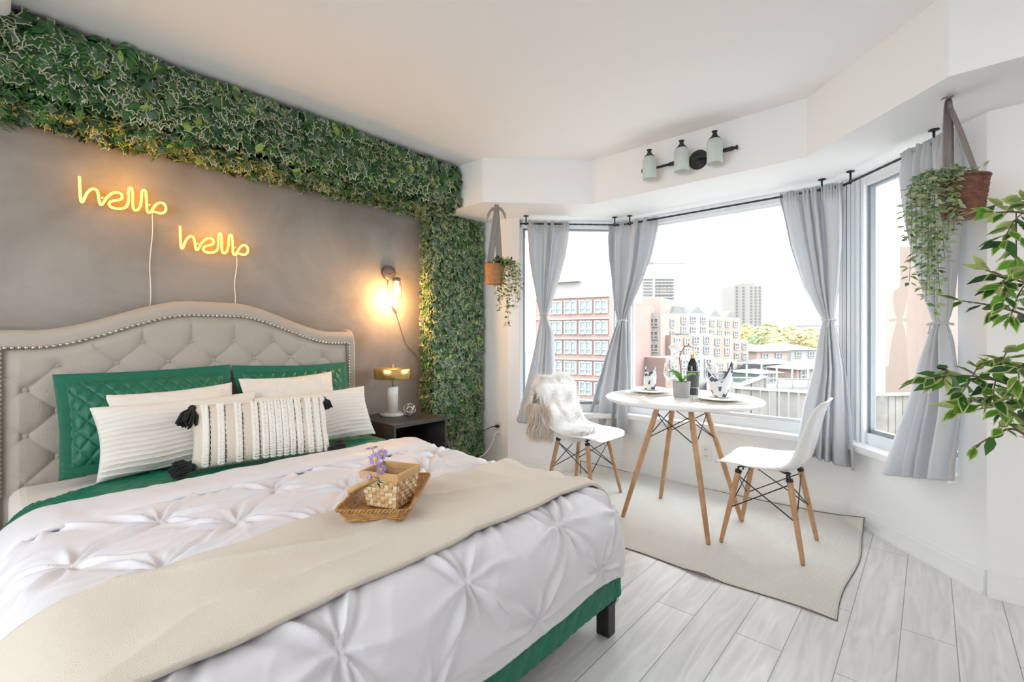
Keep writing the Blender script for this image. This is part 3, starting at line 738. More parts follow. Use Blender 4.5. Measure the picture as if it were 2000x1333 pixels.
LP = empty('table_lamp', (lx, ly, zt_), 'table lamp with brass drum shade and white marble column on the nightstand', 'lamp')
MB().lathe([(0, 0), (.086, 0), (.088, .004), (.088, .014), (.085, .018), (0, .018)], (lx, ly, zt_)).build('base', M_marble, LP)
MB().lathe([(0, .018), (.037, .018), (.037, .20), (.035, .203), (0, .203)], (lx, ly, zt_)).build('column', M_marble, LP)
MB().tube([(lx, ly, zt_+.203), (lx, ly, zt_+.345)], .0065, 12).build('pole', M_brass, LP)
MB().lathe([(0, .335), (.128, .335), (.130, .331), (.130, .262), (.128, .26), (.127, .262), (.127, .331), (0, .331)], (lx, ly, zt_), 64).build('lamp_shade', M_brass, LP)
MB().lathe([(0, .335), (.012, .335), (.012, .343), (.006, .347), (.008, .356), (.004, .362), (0, .362)], (lx, ly, zt_), 16).build('finial', M_brass, LP)
# open-work silver orb
M_silver = mat('antique_silver', (.62, .61, .60), .3, metal=1)
m = MB(); orb = Vector((1.955, 2.74, zt_+.042)); rr = .042; g = (1+5**.5)/2
for v in [(0, 1, g), (0, -1, g), (0, 1, -g), (0, -1, -g), (1, g, 0), (-1, g, 0), (1, -g, 0), (-1, -g, 0), (g, 0, 1), (g, 0, -1), (-g, 0, 1), (-g, 0, -1)]:
    d = Vector(v).normalized(); e1 = d.orthogonal().normalized(); e2 = d.cross(e1)
    m.tube([orb+(d*.86+e1*math.cos(a)*.5+e2*math.sin(a)*.5)*rr*.97 for a in [2*PI*k/20 for k in range(21)]], .0036, 7, caps=False)
tag(m.build('decorative_orb', M_silver), 'small silver openwork orb beside the marble lamp base', 'ornament')
# =================================================================== WALL LIGHTS ON THE GREY WALL
M_neon = mat('neon_tube', (1, .6, .1), .3, emit=((1, .46, .035), 4.6))
pth = [(620,180),(623,250),(627,330),(632,372),(645,378),(660,350),(678,312),(700,288),(722,276),(745,280),(762,300),(770,335),(778,385),(790,402),(806,388),(830,350),(860,322),(890,305),(925,305),(950,320),(955,345),(935,362),(895,368),(862,378),(852,398),(868,418),(905,430),(955,430),(990,412),(1003,370),(1003,320),(1005,280),(1018,268),(1032,282),(1037,340),(1037,400),(1045,435),(1065,445),(1085,430),(1100,395),(1106,340),(1108,300),(1122,286),(1138,298),(1143,350),(1146,420),(1152,455),(1168,464),(1185,445),(1205,415),(1230,392),(1258,384),(1282,395),(1295,420),(1292,448),(1270,466),(1240,466),(1210,456),(1185,458)]
NEON = [at(x/4., 300+y/4., Y=3.045) for x, y in pth]
def neon(ofs, label):
    pts = catmull([p+ofs for p in NEON], 3); c = pts[0]
    S = empty('neon_sign', (c.x, 3.05, c.z-.16), label, 'neon sign', 'yellow hello neon signs on the grey wall')
    MB().tube(pts, .0052, 8).build('neon_tube', M_neon, S)
    bk = MB(); bk.tube([p+Vector((0, .009, 0)) for p in pts], .0052, 6); bk.build('sign_backing', mat('sign_backing', (.75, .42, .08), .4), S)
    for (x, y) in ((800, 345), (1170, 400)):
        p = at(x/4., 300+y/4., Y=3.045)+ofs; MB().tube([p+Vector((0, -.003, 0)), (p.x, YG, p.z)], .004, 10).build('standoff_screw', mat('clear_acrylic', (.95, .85, .6), .15), S)
    gl = bpy.data.lights.new('neon_glow', 'POINT'); gl.energy = 1.1; gl.color = (1, .45, .06); gl.shadow_soft_size = .12
    go_ = bpy.data.objects.new('neon_glow', gl); C.objects.link(go_); go_.parent = S; go_.location = (.17, -.10, .17)
    p = at(297, 417, Y=3.07)+ofs; zt2 = hb_top(p.x)-.02; w = []
    for k in range(16):
        t = k/15; w.append((p.x-.012*t+.004*math.sin(t*9), 3.068, p.z+(zt2-p.z)*t))
    MB().tube(w, .0022, 6).build('power_cord', mat('white_cord', (.85, .82, .78), .5), S)
neon(Vector((0, 0, 0)), 'yellow neon hello sign, upper left of the two, with white cord')
neon(at(351.5, 442, Y=3.045)-at(155, 345, Y=3.045), 'yellow neon hello sign, lower right of the two, nearer the sconce')
M_bronze = mat('taupe_metal', (.22, .17, .15), .45, metal=.6)
sc = Vector((2.0, YG, 1.625))
SN = empty('wall_sconce', (sc.x, sc.y, sc.z), 'jar-shaped wall sconce with glowing bulb on the grey wall beside the ivy', 'sconce')
rot = Matrix.Translation(sc) @ Matrix.Rotation(R(90), 4, 'X')
MB().lathe([(0, 0), (.055, 0), (.055, .022), (.05, .026), (0, .026)], M=rot, n=40).build('backplate', M_bronze, SN)
ja = Vector((2.0, 2.965, 0))
MB().tube([sc+Vector((0, -.02, -.01)), (sc.x, 3.0, sc.z-.008), (ja.x, ja.y+.01, sc.z-.01), (ja.x, ja.y, sc.z-.02), (ja.x, ja.y, sc.z-.05)], .005, 8).build('arm', M_brass, SN)
MB().lathe([(0, sc.z-.045), (.026, sc.z-.045), (.03, sc.z-.05), (.03, sc.z-.07), (.028, sc.z-.072), (0, sc.z-.072)], (ja.x, ja.y, 0), 24).build('socket_cap', M_bronze, SN)
M_jar = thin_glass('jar_glass', (.98, .96, .9), .15)
MB().lathe([(.026, sc.z-.07), (.034, sc.z-.09), (.038, sc.z-.10), (.038, sc.z-.185), (.036, sc.z-.195)], (ja.x, ja.y, 0), 28).build('jar_shade', M_jar, SN)
BLB = MB().lathe([(0, sc.z-.17), (.012, sc.z-.166), (.021, sc.z-.15), (.023, sc.z-.135), (.019, sc.z-.115), (.011, sc.z-.095), (.010, sc.z-.075)], (ja.x, ja.y, 0), 20).build('bulb', mat('glowing_bulb', (1, .8, .5), .3, emit=((1, .62, .25), 25)), SN)
pl = bpy.data.lights.new('sconce_light', 'POINT'); pl.energy = 7.5; pl.color = (1, .50, .17); pl.shadow_soft_size = .03
po = bpy.data.objects.new('sconce_light', pl); C.objects.link(po); po.parent = SN; po.location = Vector((ja.x, ja.y-.0, sc.z-.215))-sc
cdm = MB(); cp = [at(758, 548, Y=3.072), at(759, 580, Y=3.06), at(766, 598, Y=3.06), at(771, 608, Y=3.065), at(776, 620, Y=3.068), at(785, 650, Y=3.07), at(795, 675, Y=3.07), at(812, 694, Y=3.07), at(822, 716, Y=3.05), at(835, 740, Y=2.99)]
cdm.tube(catmull(cp, 4), .0026, 6); cdm.build('power_cord', M_bronze, SN)
MB().tube([at(767, 596, Y=3.062), at(775, 611, Y=3.062)], .007, 8).build('inline_switch', M_bronze, SN, bevel=.002)
# =================================================================== TABLE, CHAIRS, RUG
def eames_base(T, top, feet, zt2, zw, lr0, lr1, brk=.03):
    """four tapered legs + black wires; top/feet = 4 plan points ccw"""
    for (a, b_) in zip(top, feet):
        L_ = MB(); p0 = Vector((b_[0], b_[1], 0)); p1 = Vector((a[0], a[1], zt2))
        L_.tube([p0, p0.lerp(p1, .03), p0.lerp(p1, .45), p0.lerp(p1, .94), p0.lerp(p1, 1)], [lr1*.9, lr1, (lr0+lr1)/2*1.03, lr0, lr0*.8], 14)
        lg = L_.build('leg', M_wood, T)
        k = MB(); d = (p1-p0).normalized(); k.tube([p1-d*.012, p1+d*.006], lr0*1.12, 12); k.tube([p1-d*.03+Vector((0, 0, 0)), p1+Vector((0, 0, .022)), Vector((a[0]*.80, a[1]*.80, zt2+.024))], .0055, 6)
        k.build('leg_bracket', M_black, lg)
    w = MB()
    for i in range(4):
        j = (i+1) % 4
        for p, q in ((i, j), (j, i)):
            a0, a1 = Vector((*top[p], zt2)), Vector((*feet[p], 0)); b0, b1 = Vector((*top[q], zt2)), Vector((*feet[q], 0))
            u = a0.lerp(a1, .06); v = b0.lerp(b1, (zt2-zw)/zt2)
            w.tube([u, v], .0032, 6)
    w.build('wire_brace', M_black, T)
tx, ty = 2.86, 1.15
TB = empty('dining_table', (0, 0, 0), 'round white dining table on splayed beech legs by the window', 'table')
MB().lathe([(0, .733), (.42, .733), (.452, .737), (.463, .746), (.463, .753), (.458, .757), (0, .757)], (0, 0, 0), 96).build('tabletop', M_wplast, TB)
eames_base(TB, [(.10, .105), (-.10, .105), (-.10, -.105), (.10, -.105)], [(.24, .27), (-.24, .27), (-.24, -.27), (.24, -.27)], .705, .50, .0175, .013)
TB.location = (tx, ty, .006); TB.rotation_euler = (0, 0, R(-4))
def chair_shell():
    prof = [(.235, .418), (.222, .432), (.19, .440), (.12, .436), (.04, .426), (-.04, .424), (-.11, .432), (-.160, .455), (-.190, .495), (-.207, .55), (-.222, .62), (-.238, .69), (-.256, .755), (-.270, .79), (-.282, .806)]
    hw = [.150, .188, .212, .226, .232, .232, .230, .228, .225, .220, .212, .202, .182, .150, .105]
    side = [.004, .006, .010, .018, .028, .036, .042, .046, .046, .042, .036, .030, .022, .012, .004]
    P_ = catmull([Vector((p[0], p[1], 0)) for p in prof], 4); Hh = catmull([Vector((h, s, 0)) for h, s in zip(hw, side)], 4)
    nu = 29; G = np.zeros((len(P_), nu, 3))
    for i, (p, h) in enumerate(zip(P_, Hh)):
        t = (P_[min(i+1, len(P_)-1)]-P_[max(i-1, 0)]).normalized(); nn = Vector((-t.y, t.x)) # normal in (y,z)
        nx, nz = nn.x, nn.y
        if nz < 0 and i < len(P_)/2: nx, nz = -nx, -nz
        # inward side: up for the seat, forward for the back
        if i > len(P_)*.45 and nx < 0: nx, nz = -nx, -nz
        for j in range(nu):
            u = -1+2*j/(nu-1); k = h.y*abs(u)**3.2
            G[i, j] = (u*h.x, p.x+nx*k, p.y+nz*k)
    return MB().grid(G)
def make_chair():
    T = empty('dining_chair', (0, 0, 0))
    chair_shell().build('seat_shell', M_wplast, T, solid=.007, bevel=0, soff=0)
    fr = MB()
    for s in (-1, 1):
        fr.tube([(s*.125, .10, .405), (s*.10, .105, .412), (-s*.0, .0, .414)], .005, 6); fr.tube([(s*.125, -.11, .405), (s*.10, -.11, .412), (0, 0, .414)], .005, 6)
        fr.ell((s*.10, .105, .416), (.018, .018, .008), 8, 4); fr.ell((s*.10, -.11, .418), (.018, .018, .008), 8, 4)
    fr.build('mounting_frame', M_black, T)
    eames_base(T, [(.135, .12), (-.135, .12), (-.135, -.125), (.135, -.125)], [(.19, .195), (-.19, .195), (-.19, -.195), (.19, -.195)], .395, .19, .0155, .0115)
    return T
CH = make_chair(); tag(CH, 'white shell dining chair with bare seat, right of the table', 'chair', 'white shell dining chairs')
CH.location = (2.865, .66, .009)
CH2 = moved(CH, (2.84, 1.86, .009), PI-R(0), 'white shell dining chair draped with fluffy sheepskin, left of the table')
# sheepskin
M_fur = mat('white_fur', (.93, .92, .91), .9, transl=.15, var=(5, .3, (.88, .85, .82)))
random.seed(11)
def fleece():
    path = [(2.84, 1.80, .455), (2.84, 1.90, .452), (2.84, 1.985, .47), (2.84, 2.03, .56), (2.84, 2.07, .68), (2.84, 2.09, .775), (2.84, 2.13, .825), (2.84, 2.17, .79), (2.84, 2.185, .70), (2.84, 2.19, .58), (2.84, 2.19, .47)]
    wd = [.10, .16, .215, .235, .235, .225, .20, .225, .235, .22, .16]
    Pp = catmull([Vector(p) for p in path], 5); Wd = catmull([Vector((w, 0, 0)) for w in wd], 5)
    nu = 31; G = np.zeros((len(Pp), nu, 3))
    for i, (p, w) in enumerate(zip(Pp, Wd)):
        for j in range(nu):
            u = -1+2*j/(nu-1); ww = w.x*(1+.08*math.sin(i*.7+u*3)); bend = max(0, abs(u)-.72)/.28
            G[i, j] = (p.x+ww*u-(.02*bend*u), p.y+(.03*bend*(1 if i < 30 else -1)), p.z-.03*bend**2+.008*math.sin(i*.9+j*.8))
    return G
FG = fleece()
fm = MB().grid(FG); FL = fm.build('sheepskin', M_fur, None, solid=.02)
tag(FL, 'fluffy white sheepskin thrown over the back of the left chair', 'sheepskin')
def strands(G, n, ln, droop, jit, out=1):
    m = MB(); nu, nv = G.shape[:2]
    for _ in range(n):
        i = random.random()*(nu-1.001); j = random.random()*(nv-1.001); a, b_ = int(i), int(j); fi, fj = i-a, j-b_
        p = Vector(G[a, b_]*(1-fi)*(1-fj)+G[a+1, b_]*fi*(1-fj)+G[a, b_+1]*(1-fi)*fj+G[a+1, b_+1]*fi*fj)
        du = Vector(G[a+1, b_]-G[a, b_]); dv = Vector(G[a, b_+1]-G[a, b_]); nn = du.cross(dv).normalized()
        c = Vector((2.84, 2.10, .6)); 
        if nn.dot(p-c) < 0: nn = -nn
        cl = Vector((math.sin(p.x*41+p.z*23), math.sin(p.y*37+p.z*31+1), math.sin(p.x*29-p.z*35+2)))
        d = (nn*.7+cl*.45+Vector((random.gauss(0, jit), random.gauss(0, jit), random.gauss(0, jit)))).normalized()
        l = ln*random.uniform(.6, 1.25); q = p+d*l*.55+Vector((0, 0, -droop*l*.15)); e = q+(d*.5+Vector((0, 0, -droop))+cl*.2).normalized()*l*.6
        s = d.cross(Vector((random.random()-.5, random.random()-.5, random.random()-.5))).normalized()*.0019
        m.add([p-s, p+s, q+s*.8, q-s*.8, e], [(0, 1, 2, 3), (3, 2, 4)])
    return m
strands(FG, 17000, .050, .45, .28).build('fleece_hair', M_fur, FL)
LK = MB(); lg = np.zeros((12, 9, 3))
for i in range(12):
    for j in range(9): lg[i, j] = (2.60+.02*math.sin(j)+i*.004-.0*j, 1.98+.028*j, .66-.024*i)
M_fur2 = mat('tan_fur', (.76, .68, .60), .9, transl=.15, var=(8, .4, (.88, .84, .80)))
strands(lg, 4200, .055, 1.3, .25).build('tan_locks', M_fur2, FL)
# rug
M_rug = mat('ivory_flatweave', (.62, .575, .53), .95)
N, L, b = nodes(M_rug); tc = N.new('ShaderNodeTexCoord'); wv = N.new('ShaderNodeTexWave'); wv.inputs['Scale'].default_value = 26; wv.inputs['Distortion'].default_value = .6; wv.bands_direction = 'X'
wv2 = N.new('ShaderNodeTexWave'); wv2.inputs['Scale'].default_value = 34; wv2.bands_direction = 'Y'; wv2.inputs['Distortion'].default_value = .6
mm = N.new('ShaderNodeMath'); mm.operation = 'MULTIPLY'; bp = N.new('ShaderNodeBump'); bp.inputs['Strength'].default_value = .6; bp.inputs['Distance'].default_value = .004
for w_ in (wv, wv2): L.new(tc.outputs['Object'], w_.inputs['Vector'])
L.new(wv.outputs['Fac'], mm.inputs[0]); L.new(wv2.outputs['Fac'], mm.inputs[1]); L.new(mm.outputs[0], bp.inputs['Height']); L.new(bp.outputs[0], b.inputs['Normal'])
mx = N.new('ShaderNodeMix'); mx.data_type = 'RGBA'; mx.inputs['A'].default_value = (.62, .605, .57, 1); mx.inputs['B'].default_value = (.88, .87, .85, 1); L.new(mm.outputs[0], mx.inputs['Factor']); L.new(mx.outputs['Result'], b.inputs['Base Color'])
nu, nv = 90, 120; G = np.zeros((nu, nv, 3)); 
for i in range(nu):
    for j in range(nv):
        s, t = i/(nu-1), j/(nv-1)
        x = 2.255+1.27*s+.01*math.sin(t*17)*(1-s)+.03*(1-t)*s; y = .275+1.86*t+.012*math.sin(s*9)*(1-t)
        z = .0045+.0025*max(0, math.sin(t*24+s*3))+.002*math.sin(s*20)*math.sin(t*9)
        e = max(0, 1-abs(t-.72)/.03)*max(0, (.08-s)/.08)+max(0, 1-abs(t-.28)/.05)*max(0, (.08-s)/.08); z += .012*e
        lim = 3.53 if .42 < y < 1.86 else (3.53-(.42-y)*1.15 if y <= .42 else 3.50-(y-1.86)*1.05)
        if x > lim: z += (x-lim)*.35; x = lim+.0*(x-lim)
        cz = max(0, (s-.86)/.14)*max(0, (.16-t)/.16); z += .022*cz
        G[i, j] = (x, y, z)
tag(MB().grid(G).build('area_rug', M_rug, None, solid=.006), 'ivory flatweave rug with a turned-up corner under the dining table', 'rug')
m = MB()
for ed in (G[0], G[-1], G[:, 0], G[:, -1]): m.tube([Vector(p)-Vector((0, 0, .002)) for p in ed], .0024, 5)
m.build('rug_binding', mat('dark_binding', (.12, .11, .10), .9), [o for o in bpy.data.objects if o.name == 'area_rug'][0])
# =================================================================== TABLE SETTING
ZP = .7635
M_china = mat('cream_china', (.84, .82, .74), .2, coat=.3); M_char = mat('woven_placemat', (.74, .71, .66), .9, bump=(150, .5, 2)); M_gold = mat('matte_gold', (.80, .62, .35), .3, metal=1)
M_nap = mat('inky_print_napkin', (.84, .85, .87), .8)
N, L, b = nodes(M_nap); tc = N.new('ShaderNodeTexCoord'); nz = N.new('ShaderNodeTexNoise'); nz.inputs['Scale'].default_value = 17; nz.inputs['Detail'].default_value = 2
rp = N.new('ShaderNodeValToRGB'); rp.color_ramp.interpolation = 'CONSTANT'; e = rp.color_ramp.elements; e[0].color = (.86, .87, .89, 1); e[1].position = .515; e[1].color = (.10, .125, .18, 1)
L.new(tc.outputs['Object'], nz.inputs['Vector']); L.new(nz.outputs['Fac'], rp.inputs[0]); L.new(rp.outputs[0], b.inputs['Base Color'])
def plate(name, c, r, z, label, group, mt):
    return tag(MB().lathe([(0, z+.003), (r*.62, z+.003), (r*.70, z+.006), (r*.98, z+.014), (r, z+.0145), (r, z+.0165), (r*.98, z+.017), (r*.70, z+.009), (r*.60, z+.007), (0, z+.007)], (c[0], c[1], 0), 56).build(name, mt), label, 'plate', group)
L1, L2 = (2.915, 1.385), (2.845, .915)
for c, w in ((L1, 'left'), (L2, 'right')):
    tag(MB().lathe([(0, ZP), (.165, ZP), (.168, ZP+.0015), (.165, ZP+.003), (0, ZP+.003)], (c[0], c[1], 0), 56).build('placemat', M_char), f'round pale placemat under the {w} place setting', 'placemat', 'placemats')
    plate('dinner_plate', c, .125, ZP+.003, f'wider lower cream plate of the {w} place setting', 'cream plates', M_china)
    plate('salad_plate', c, .10, ZP+.0175, f'small upper cream plate holding the {w} napkin', 'cream plates', M_china)
def napkin(c, kind, rz, label):
    m = MB(); z = ZP+.026
    nu, nv = 41, 17; G = np.zeros((nu, nv, 3))
    for i in range(nu):
        t = 2*PI*i/(nu-1)
        for j in range(nv):
            s = j/(nv-1)
            if kind: # two spread peaks
                pk = max(math.cos(t), 0)**1.5*.150+max(-math.cos(t), 0)**1.5*.140; hgt = .080+pk*.82
                rx = .036+.034*s; ry = .034*(1-.35*s)
            else:
                pk = max(0, math.cos(2*t+.6))*.035; hgt = .118+pk
                rx = .035-.004*s; ry = .030-.006*s
            zz = s*hgt; fold = .003*math.sin(5*t+s*4)
            G[i, j] = ((rx+fold)*math.cos(t)*(1+.25*math.sin(PI*s)), (ry+fold)*math.sin(t), zz)
    ca, sa = math.cos(rz), math.sin(rz); X = G[..., 0]*ca-G[..., 1]*sa+c[0]; Y = G[..., 0]*sa+G[..., 1]*ca+c[1]; G = np.stack([X, Y, G[..., 2]+z], -1)
    m.grid(G); return tag(m.build('folded_napkin', M_nap, None, solid=.003), label, 'napkin', 'ink patterned napkins')
napkin(L1, 0, R(-40), 'black and white patterned napkin folded into a tight upright roll, left setting')
napkin(L2, 1, R(-52), 'black and white patterned napkin folded with two spread ears, right setting')
def wineglass(c, label):
    T = empty('wine_glass', (c[0], c[1], ZP), label, 'glass', 'wine glasses'); M_g = bpy.data.materials.get('clear_glass') or thin_glass('clear_glass', (.965, .97, .97), .12)
    MB().lathe([(0, .003), (.034, .001), (.035, .002), (.01, .006), (.004, .012)], (c[0], c[1], ZP), 28).build('foot', M_g, T)
    MB().lathe([(.004, .010), (.0035, .05), (.004, .082)], (c[0], c[1], ZP), 12).build('stem', M_g, T)
    MB().lathe([(.004, .082), (.02, .09), (.034, .108), (.040, .13), (.038, .16), (.032, .198), (.0312, .1985), (.037, .16), (.0388, .13), (.033, .11), (.0, .092)], (c[0], c[1], ZP), 32).build('bowl', M_g, T)
wineglass((3.02, 1.295), 'clear wine glass behind the orchid pot, toward the left setting'); wineglass((3.06, 1.035), 'clear wine glass between the dark bottle and right napkin')
def cutlery(c, ang, kind, label):
    T = empty(kind, (c[0], c[1], ZP+.003), label, 'cutlery', 'gold cutlery'); d = Vector((math.cos(ang), math.sin(ang), 0)); w = Vector((-d.y, d.x, 0)); z = Vector((c[0], c[1], ZP+.006))
    MB().tube([z-d*.09, z-d*.03, z+d*.02], [.0035, .0025, .002], 6).build('handle', M_china, T)
    hd = MB()
    if kind == 'fork':
        hd.tube([z+d*.02, z+d*.045], [.002, .007], 6)
        for k in (-1.5, -.5, .5, 1.5): hd.tube([z+d*.045+w*.0042*k, z+d*.085+w*.0042*k], .0012, 5)
    else:
        hd.add([z+d*.02-w*.003, z+d*.02+w*.003, z+d*.09+w*.009, z+d*.10, z+d*.09-w*.004], [(0, 1, 2, 3, 4)])
    hd.build('head', M_gold, T)
a = math.atan2(-.0, 1)
cutlery((2.77, 1.045), R(200), 'fork', 'gold fork left of the right place setting'); cutlery((2.795, 1.025), R(202), 'knife', 'gold knife beside the fork of the right setting')
cutlery((2.75, 1.34), R(195), 'knife', 'gold knife near the table edge at the left setting')
# bottle
bc = at(1353, 771, Z=ZP)
BT_ = empty('wine_bottle', (bc.x, bc.y, ZP), 'dark wine bottle with gold neck foil and black label', 'bottle')
MB().lathe([(0, 0), (.035, 0), (.0375, .006), (.0375, .18), (.033, .205), (.018, .228), (.0145, .24), (.0145, .285), (.0, .285)], (bc.x, bc.y, ZP), 36).build('bottle_body', mat('dark_glass', (.012, .015, .012), .08, coat=.6), BT_)
MB().lathe([(.0152, .232), (.0158, .236), (.0155, .275), (.0165, .278), (.0165, .292), (.015, .295), (0, .295)], (bc.x, bc.y, ZP), 24).build('neck_foil', M_gold, BT_)
MB().lathe([(.038, .05), (.038, .15)], (bc.x, bc.y, ZP), 36).lathe([(.0381, .045), (.0381, .05)], (bc.x, bc.y, ZP), 36, m=1).lathe([(.0381, .15), (.0381, .154)], (bc.x, bc.y, ZP), 36, m=1).build('label', [mat('charcoal_label', (.10, .10, .105), .6), mat('silver_line', (.5, .5, .5), .4)], BT_)
# orchid
pc_ = at(1331, 776, Z=ZP)
PT = empty('plant_pot', (pc_.x, pc_.y, ZP), 'light grey cylindrical pot at the centre of the table', 'pot')
M_pot = mat('grey_ceramic', (.42, .41, .42), .6)
MB().lathe([(0, 0), (.045, 0), (.047, .003), (.053, .095), (.0535, .098), (.050, .098), (.048, .085), (0, .085)], (pc_.x, pc_.y, ZP), 40).build('pot_body', M_pot, PT)
MB().lathe([(0, .088), (.030, .090), (.048, .086)], (pc_.x, pc_.y, ZP), 24).build('soil', mat('moss_soil', (.06, .05, .03), .9, bump=(80, 1, 3)), PT)
OR = empty('orchid', (pc_.x, pc_.y, ZP+.09), 'white orchid with arching stem and two broad leaves in the grey pot', 'orchid')
M_ol = mat('orchid_leaf', (.18, .46, .045), .35, transl=.25); M_os = mat('orchid_stem', (.22, .11, .07), .5); M_of = mat('orchid_petal', (.86, .84, .85), .6, transl=.3)
Rv = Vector((.669, -.743, 0)); Fv = Vector((.743, .669, 0)); o0_ = Vector((pc_.x, pc_.y, ZP+.088))
def broadleaf(d, ln, wd_, arch):
    d = Vector(d).normalized(); w = d.cross(Vector((0, 0, 1))).normalized(); G = np.zeros((13, 7, 3))
    for i in range(13):
        t = i/12; ww = wd_*math.sin(PI*min(1, t*.93+.07))**.7
        c = o0_+d*ln*t+Vector((0, 0, arch*math.sin(t*1.9)))
        for j in range(7):
            u = -1+j/3; G[i, j] = c+w*ww*u+Vector((0, 0, .012*u*u))
    MB().grid(G).build('leaf', M_ol, OR, solid=.0015)
broadleaf(-Rv*1-Fv*.35, .092, .036, .070); broadleaf(Rv*1-Fv*.3, .082, .033, .052)
stem = catmull([o0_, o0_+Vector((0, 0, .08))-Rv*.004, o0_+Vector((0, 0, .15))-Rv*.012, o0_+Vector((0, 0, .19))-Rv*.002, o0_+Vector((0, 0, .225))+Rv*.02, o0_+Vector((0, 0, .232))+Rv*.045, o0_+Vector((0, 0, .222))+Rv*.062], 5)
sm = MB().tube(stem, .0028, 7); sm.tube([stem[10], stem[10]-Rv*.02+Vector((0, 0, .012)), stem[10]-Rv*.032+Vector((0, 0, .010))], .002, 6); sm.tube([stem[15], stem[15]-Rv*.008+Vector((0, 0, .03))], .002, 6)
sm.ell(stem[20]+Vector((0, 0, .006)), (.007, .005, .005), 7, 5).ell(stem[25]+Vector((0, 0, .008)), (.006, .005, .005), 7, 5)
sm.build('stem', M_os, OR)
random.seed(3)
for (s, z) in ((-.055, .20), (-.035, .225), (-.015, .215), (-.06, .165), (-.03, .19), (-.052, .235), (.055, .19), (-.05, .130), (-.022, .245), (-.068, .225)):
    c = o0_+Rv*s+Vector((0, 0, z))-Fv*random.uniform(0, .02); m = MB(); nn = (-Fv+Vector((random.uniform(-.5, .5), random.uniform(-.5, .5), random.uniform(-.3, .3)))).normalized(); e1 = nn.orthogonal().normalized(); e2 = nn.cross(e1)
    for k in range(5):
        a = 2*PI*k/5; d = e1*math.cos(a)+e2*math.sin(a); w = nn.cross(d); l = .018
        m.add([c, c+d*l*.5+w*l*.45+nn*.002, c+d*l+w*l*.2, c+d*l-w*l*.2, c+d*l*.5-w*l*.45+nn*.002], [(0, 1, 2, 3, 4)])
    m.ell(c+nn*.003, (.003, .003, .003), 6, 4, m=1); m.build('blossom', [M_of, mat('orchid_throat', (.75, .5, .55), .6)], OR)
# =================================================================== OUTLETS + CORDS
M_pl = mat('outlet_white', (.80, .79, .76), .4)
O1 = empty('wall_outlet', (3.58, 1.248, .21), 'white wall outlet below the middle window behind the table', 'outlet')
MB().box((3.572, 1.212, .205), (3.58, 1.284, .322)).build('cover_plate', M_pl, O1, bevel=.002)
for z in (.24, .288):
    MB().box((3.5695, 1.23, z-.016), (3.572, 1.266, z+.016)).build('receptacle', M_pl, O1, bevel=.001)
    MB().box((3.569, 1.24, z-.006), (3.5697, 1.243, z+.006)).box((3.569, 1.253, z-.006), (3.5697, 1.256, z+.006)).build('slots', M_blackpl, O1)
O2 = empty('wall_outlet', (2.884, 2.745, .29), 'white wall outlet with two plugs on the short wall beside the ivy column', 'outlet')
MB().box((2.876, 2.708, .29), (2.884, 2.782, .41)).build('cover_plate', M_pl, O2, bevel=.002)
MB().box((2.873, 2.725, .31), (2.8765, 2.765, .335)).box((2.873, 2.725, .36), (2.8765, 2.765, .385)).build('receptacle', M_pl, O2)
def cord(name, pts, mt, label, r=.0035, plug=None):
    T = empty(name, pts[0], label, 'cord', 'cords at the ivy column outlet'); MB().tube(catmull([Vector(p) for p in pts], 5), r, 6).build('cable', mt, T)
    MB().box((2.845, 2.73, plug-.012), (2.873, 2.758, plug+.012)).build('plug', mt, T, bevel=.003)
cord('power_cord', [(2.85, 2.744, .372), (2.80, 2.76, .37), (2.77, 2.80, .345), (2.76, 2.835, .33)], M_blackpl, 'short black cord with plug in the outlet by the ivy column', plug=.372)
cord('power_cord', [(2.85, 2.744, .322), (2.81, 2.73, .30), (2.77, 2.72, .24), (2.70, 2.73, .17), (2.62, 2.77, .12), (2.5, 2.80, .05), (2.3, 2.78, .01), (2.12, 2.76, .012)], mat('white_cord', (.85, .82, .78), .5), 'white cord running from the ivy column outlet down behind the bed', plug=.322)
# =================================================================== CURTAIN RODS + CURTAINS
def rod(a, b_, z, label, brk):
    T = empty('curtain_rod', ((a.x+b_.x)/2, (a.y+b_.y)/2, z), label, 'curtain rod', 'black ceiling mounted curtain rods')
    d = (b_-a).normalized(); n = int((b_-a).length/.03); P = []
    rr = []
    for k in range(n+1):
        q = a+(b_-a)*k/n; P.append((q.x, q.y, z)); rr.append(.0062+.0012*(k % 2))
    MB().tube(P, rr, 10).build('rod', M_black, T)
    for q in (a, b_):
        s = -1 if q is a else 1; MB().ell((q.x, q.y, z), (.010, .010, .010), 10, 6).build('finial', M_black, T)
    for t in brk:
        q = a+(b_-a)*t; m = MB(); m.lathe([(0, ZS), (.022, ZS), (.022, ZS-.004), (.012, ZS-.008), (.0, ZS-.008)], (q.x, q.y, 0), 20); m.tube([(q.x, q.y, ZS-.006), (q.x, q.y, z+.014)], .0055, 8)
        m.tube([(q.x+math.cos(x)*.012*d.x, q.y+math.cos(x)*.012*d.y, z+.002+math.sin(x)*.013) for x in [2*PI*k/14 for k in range(15)]], .0035, 6, caps=False)
        m.build('bracket', M_black, T)
ri = off(-.075); ZR = 2.075
r1a = at(1022, 447, Z=ZR)  # seg 1
A1 = ri[0]+(ri[1]-ri[0])*.11
rod(A1, ri[1]-(ri[1]-ri[0]).normalized()*.0, ZR, 'black curtain rod over the left window, hung from the ceiling drop', (.05, .93))
rod(ri[1]+Vector((0, -.03)), ri[2]+Vector((0, .03)), ZR, 'longest black curtain rod over the wide middle window', (.03, .95))
rod(ri[2]+(ri[3]-ri[2])*.03, ri[2]+(ri[3]-ri[2])*.84, ZR, 'black curtain rod over the right window behind the hanging basket', (.08, .93))
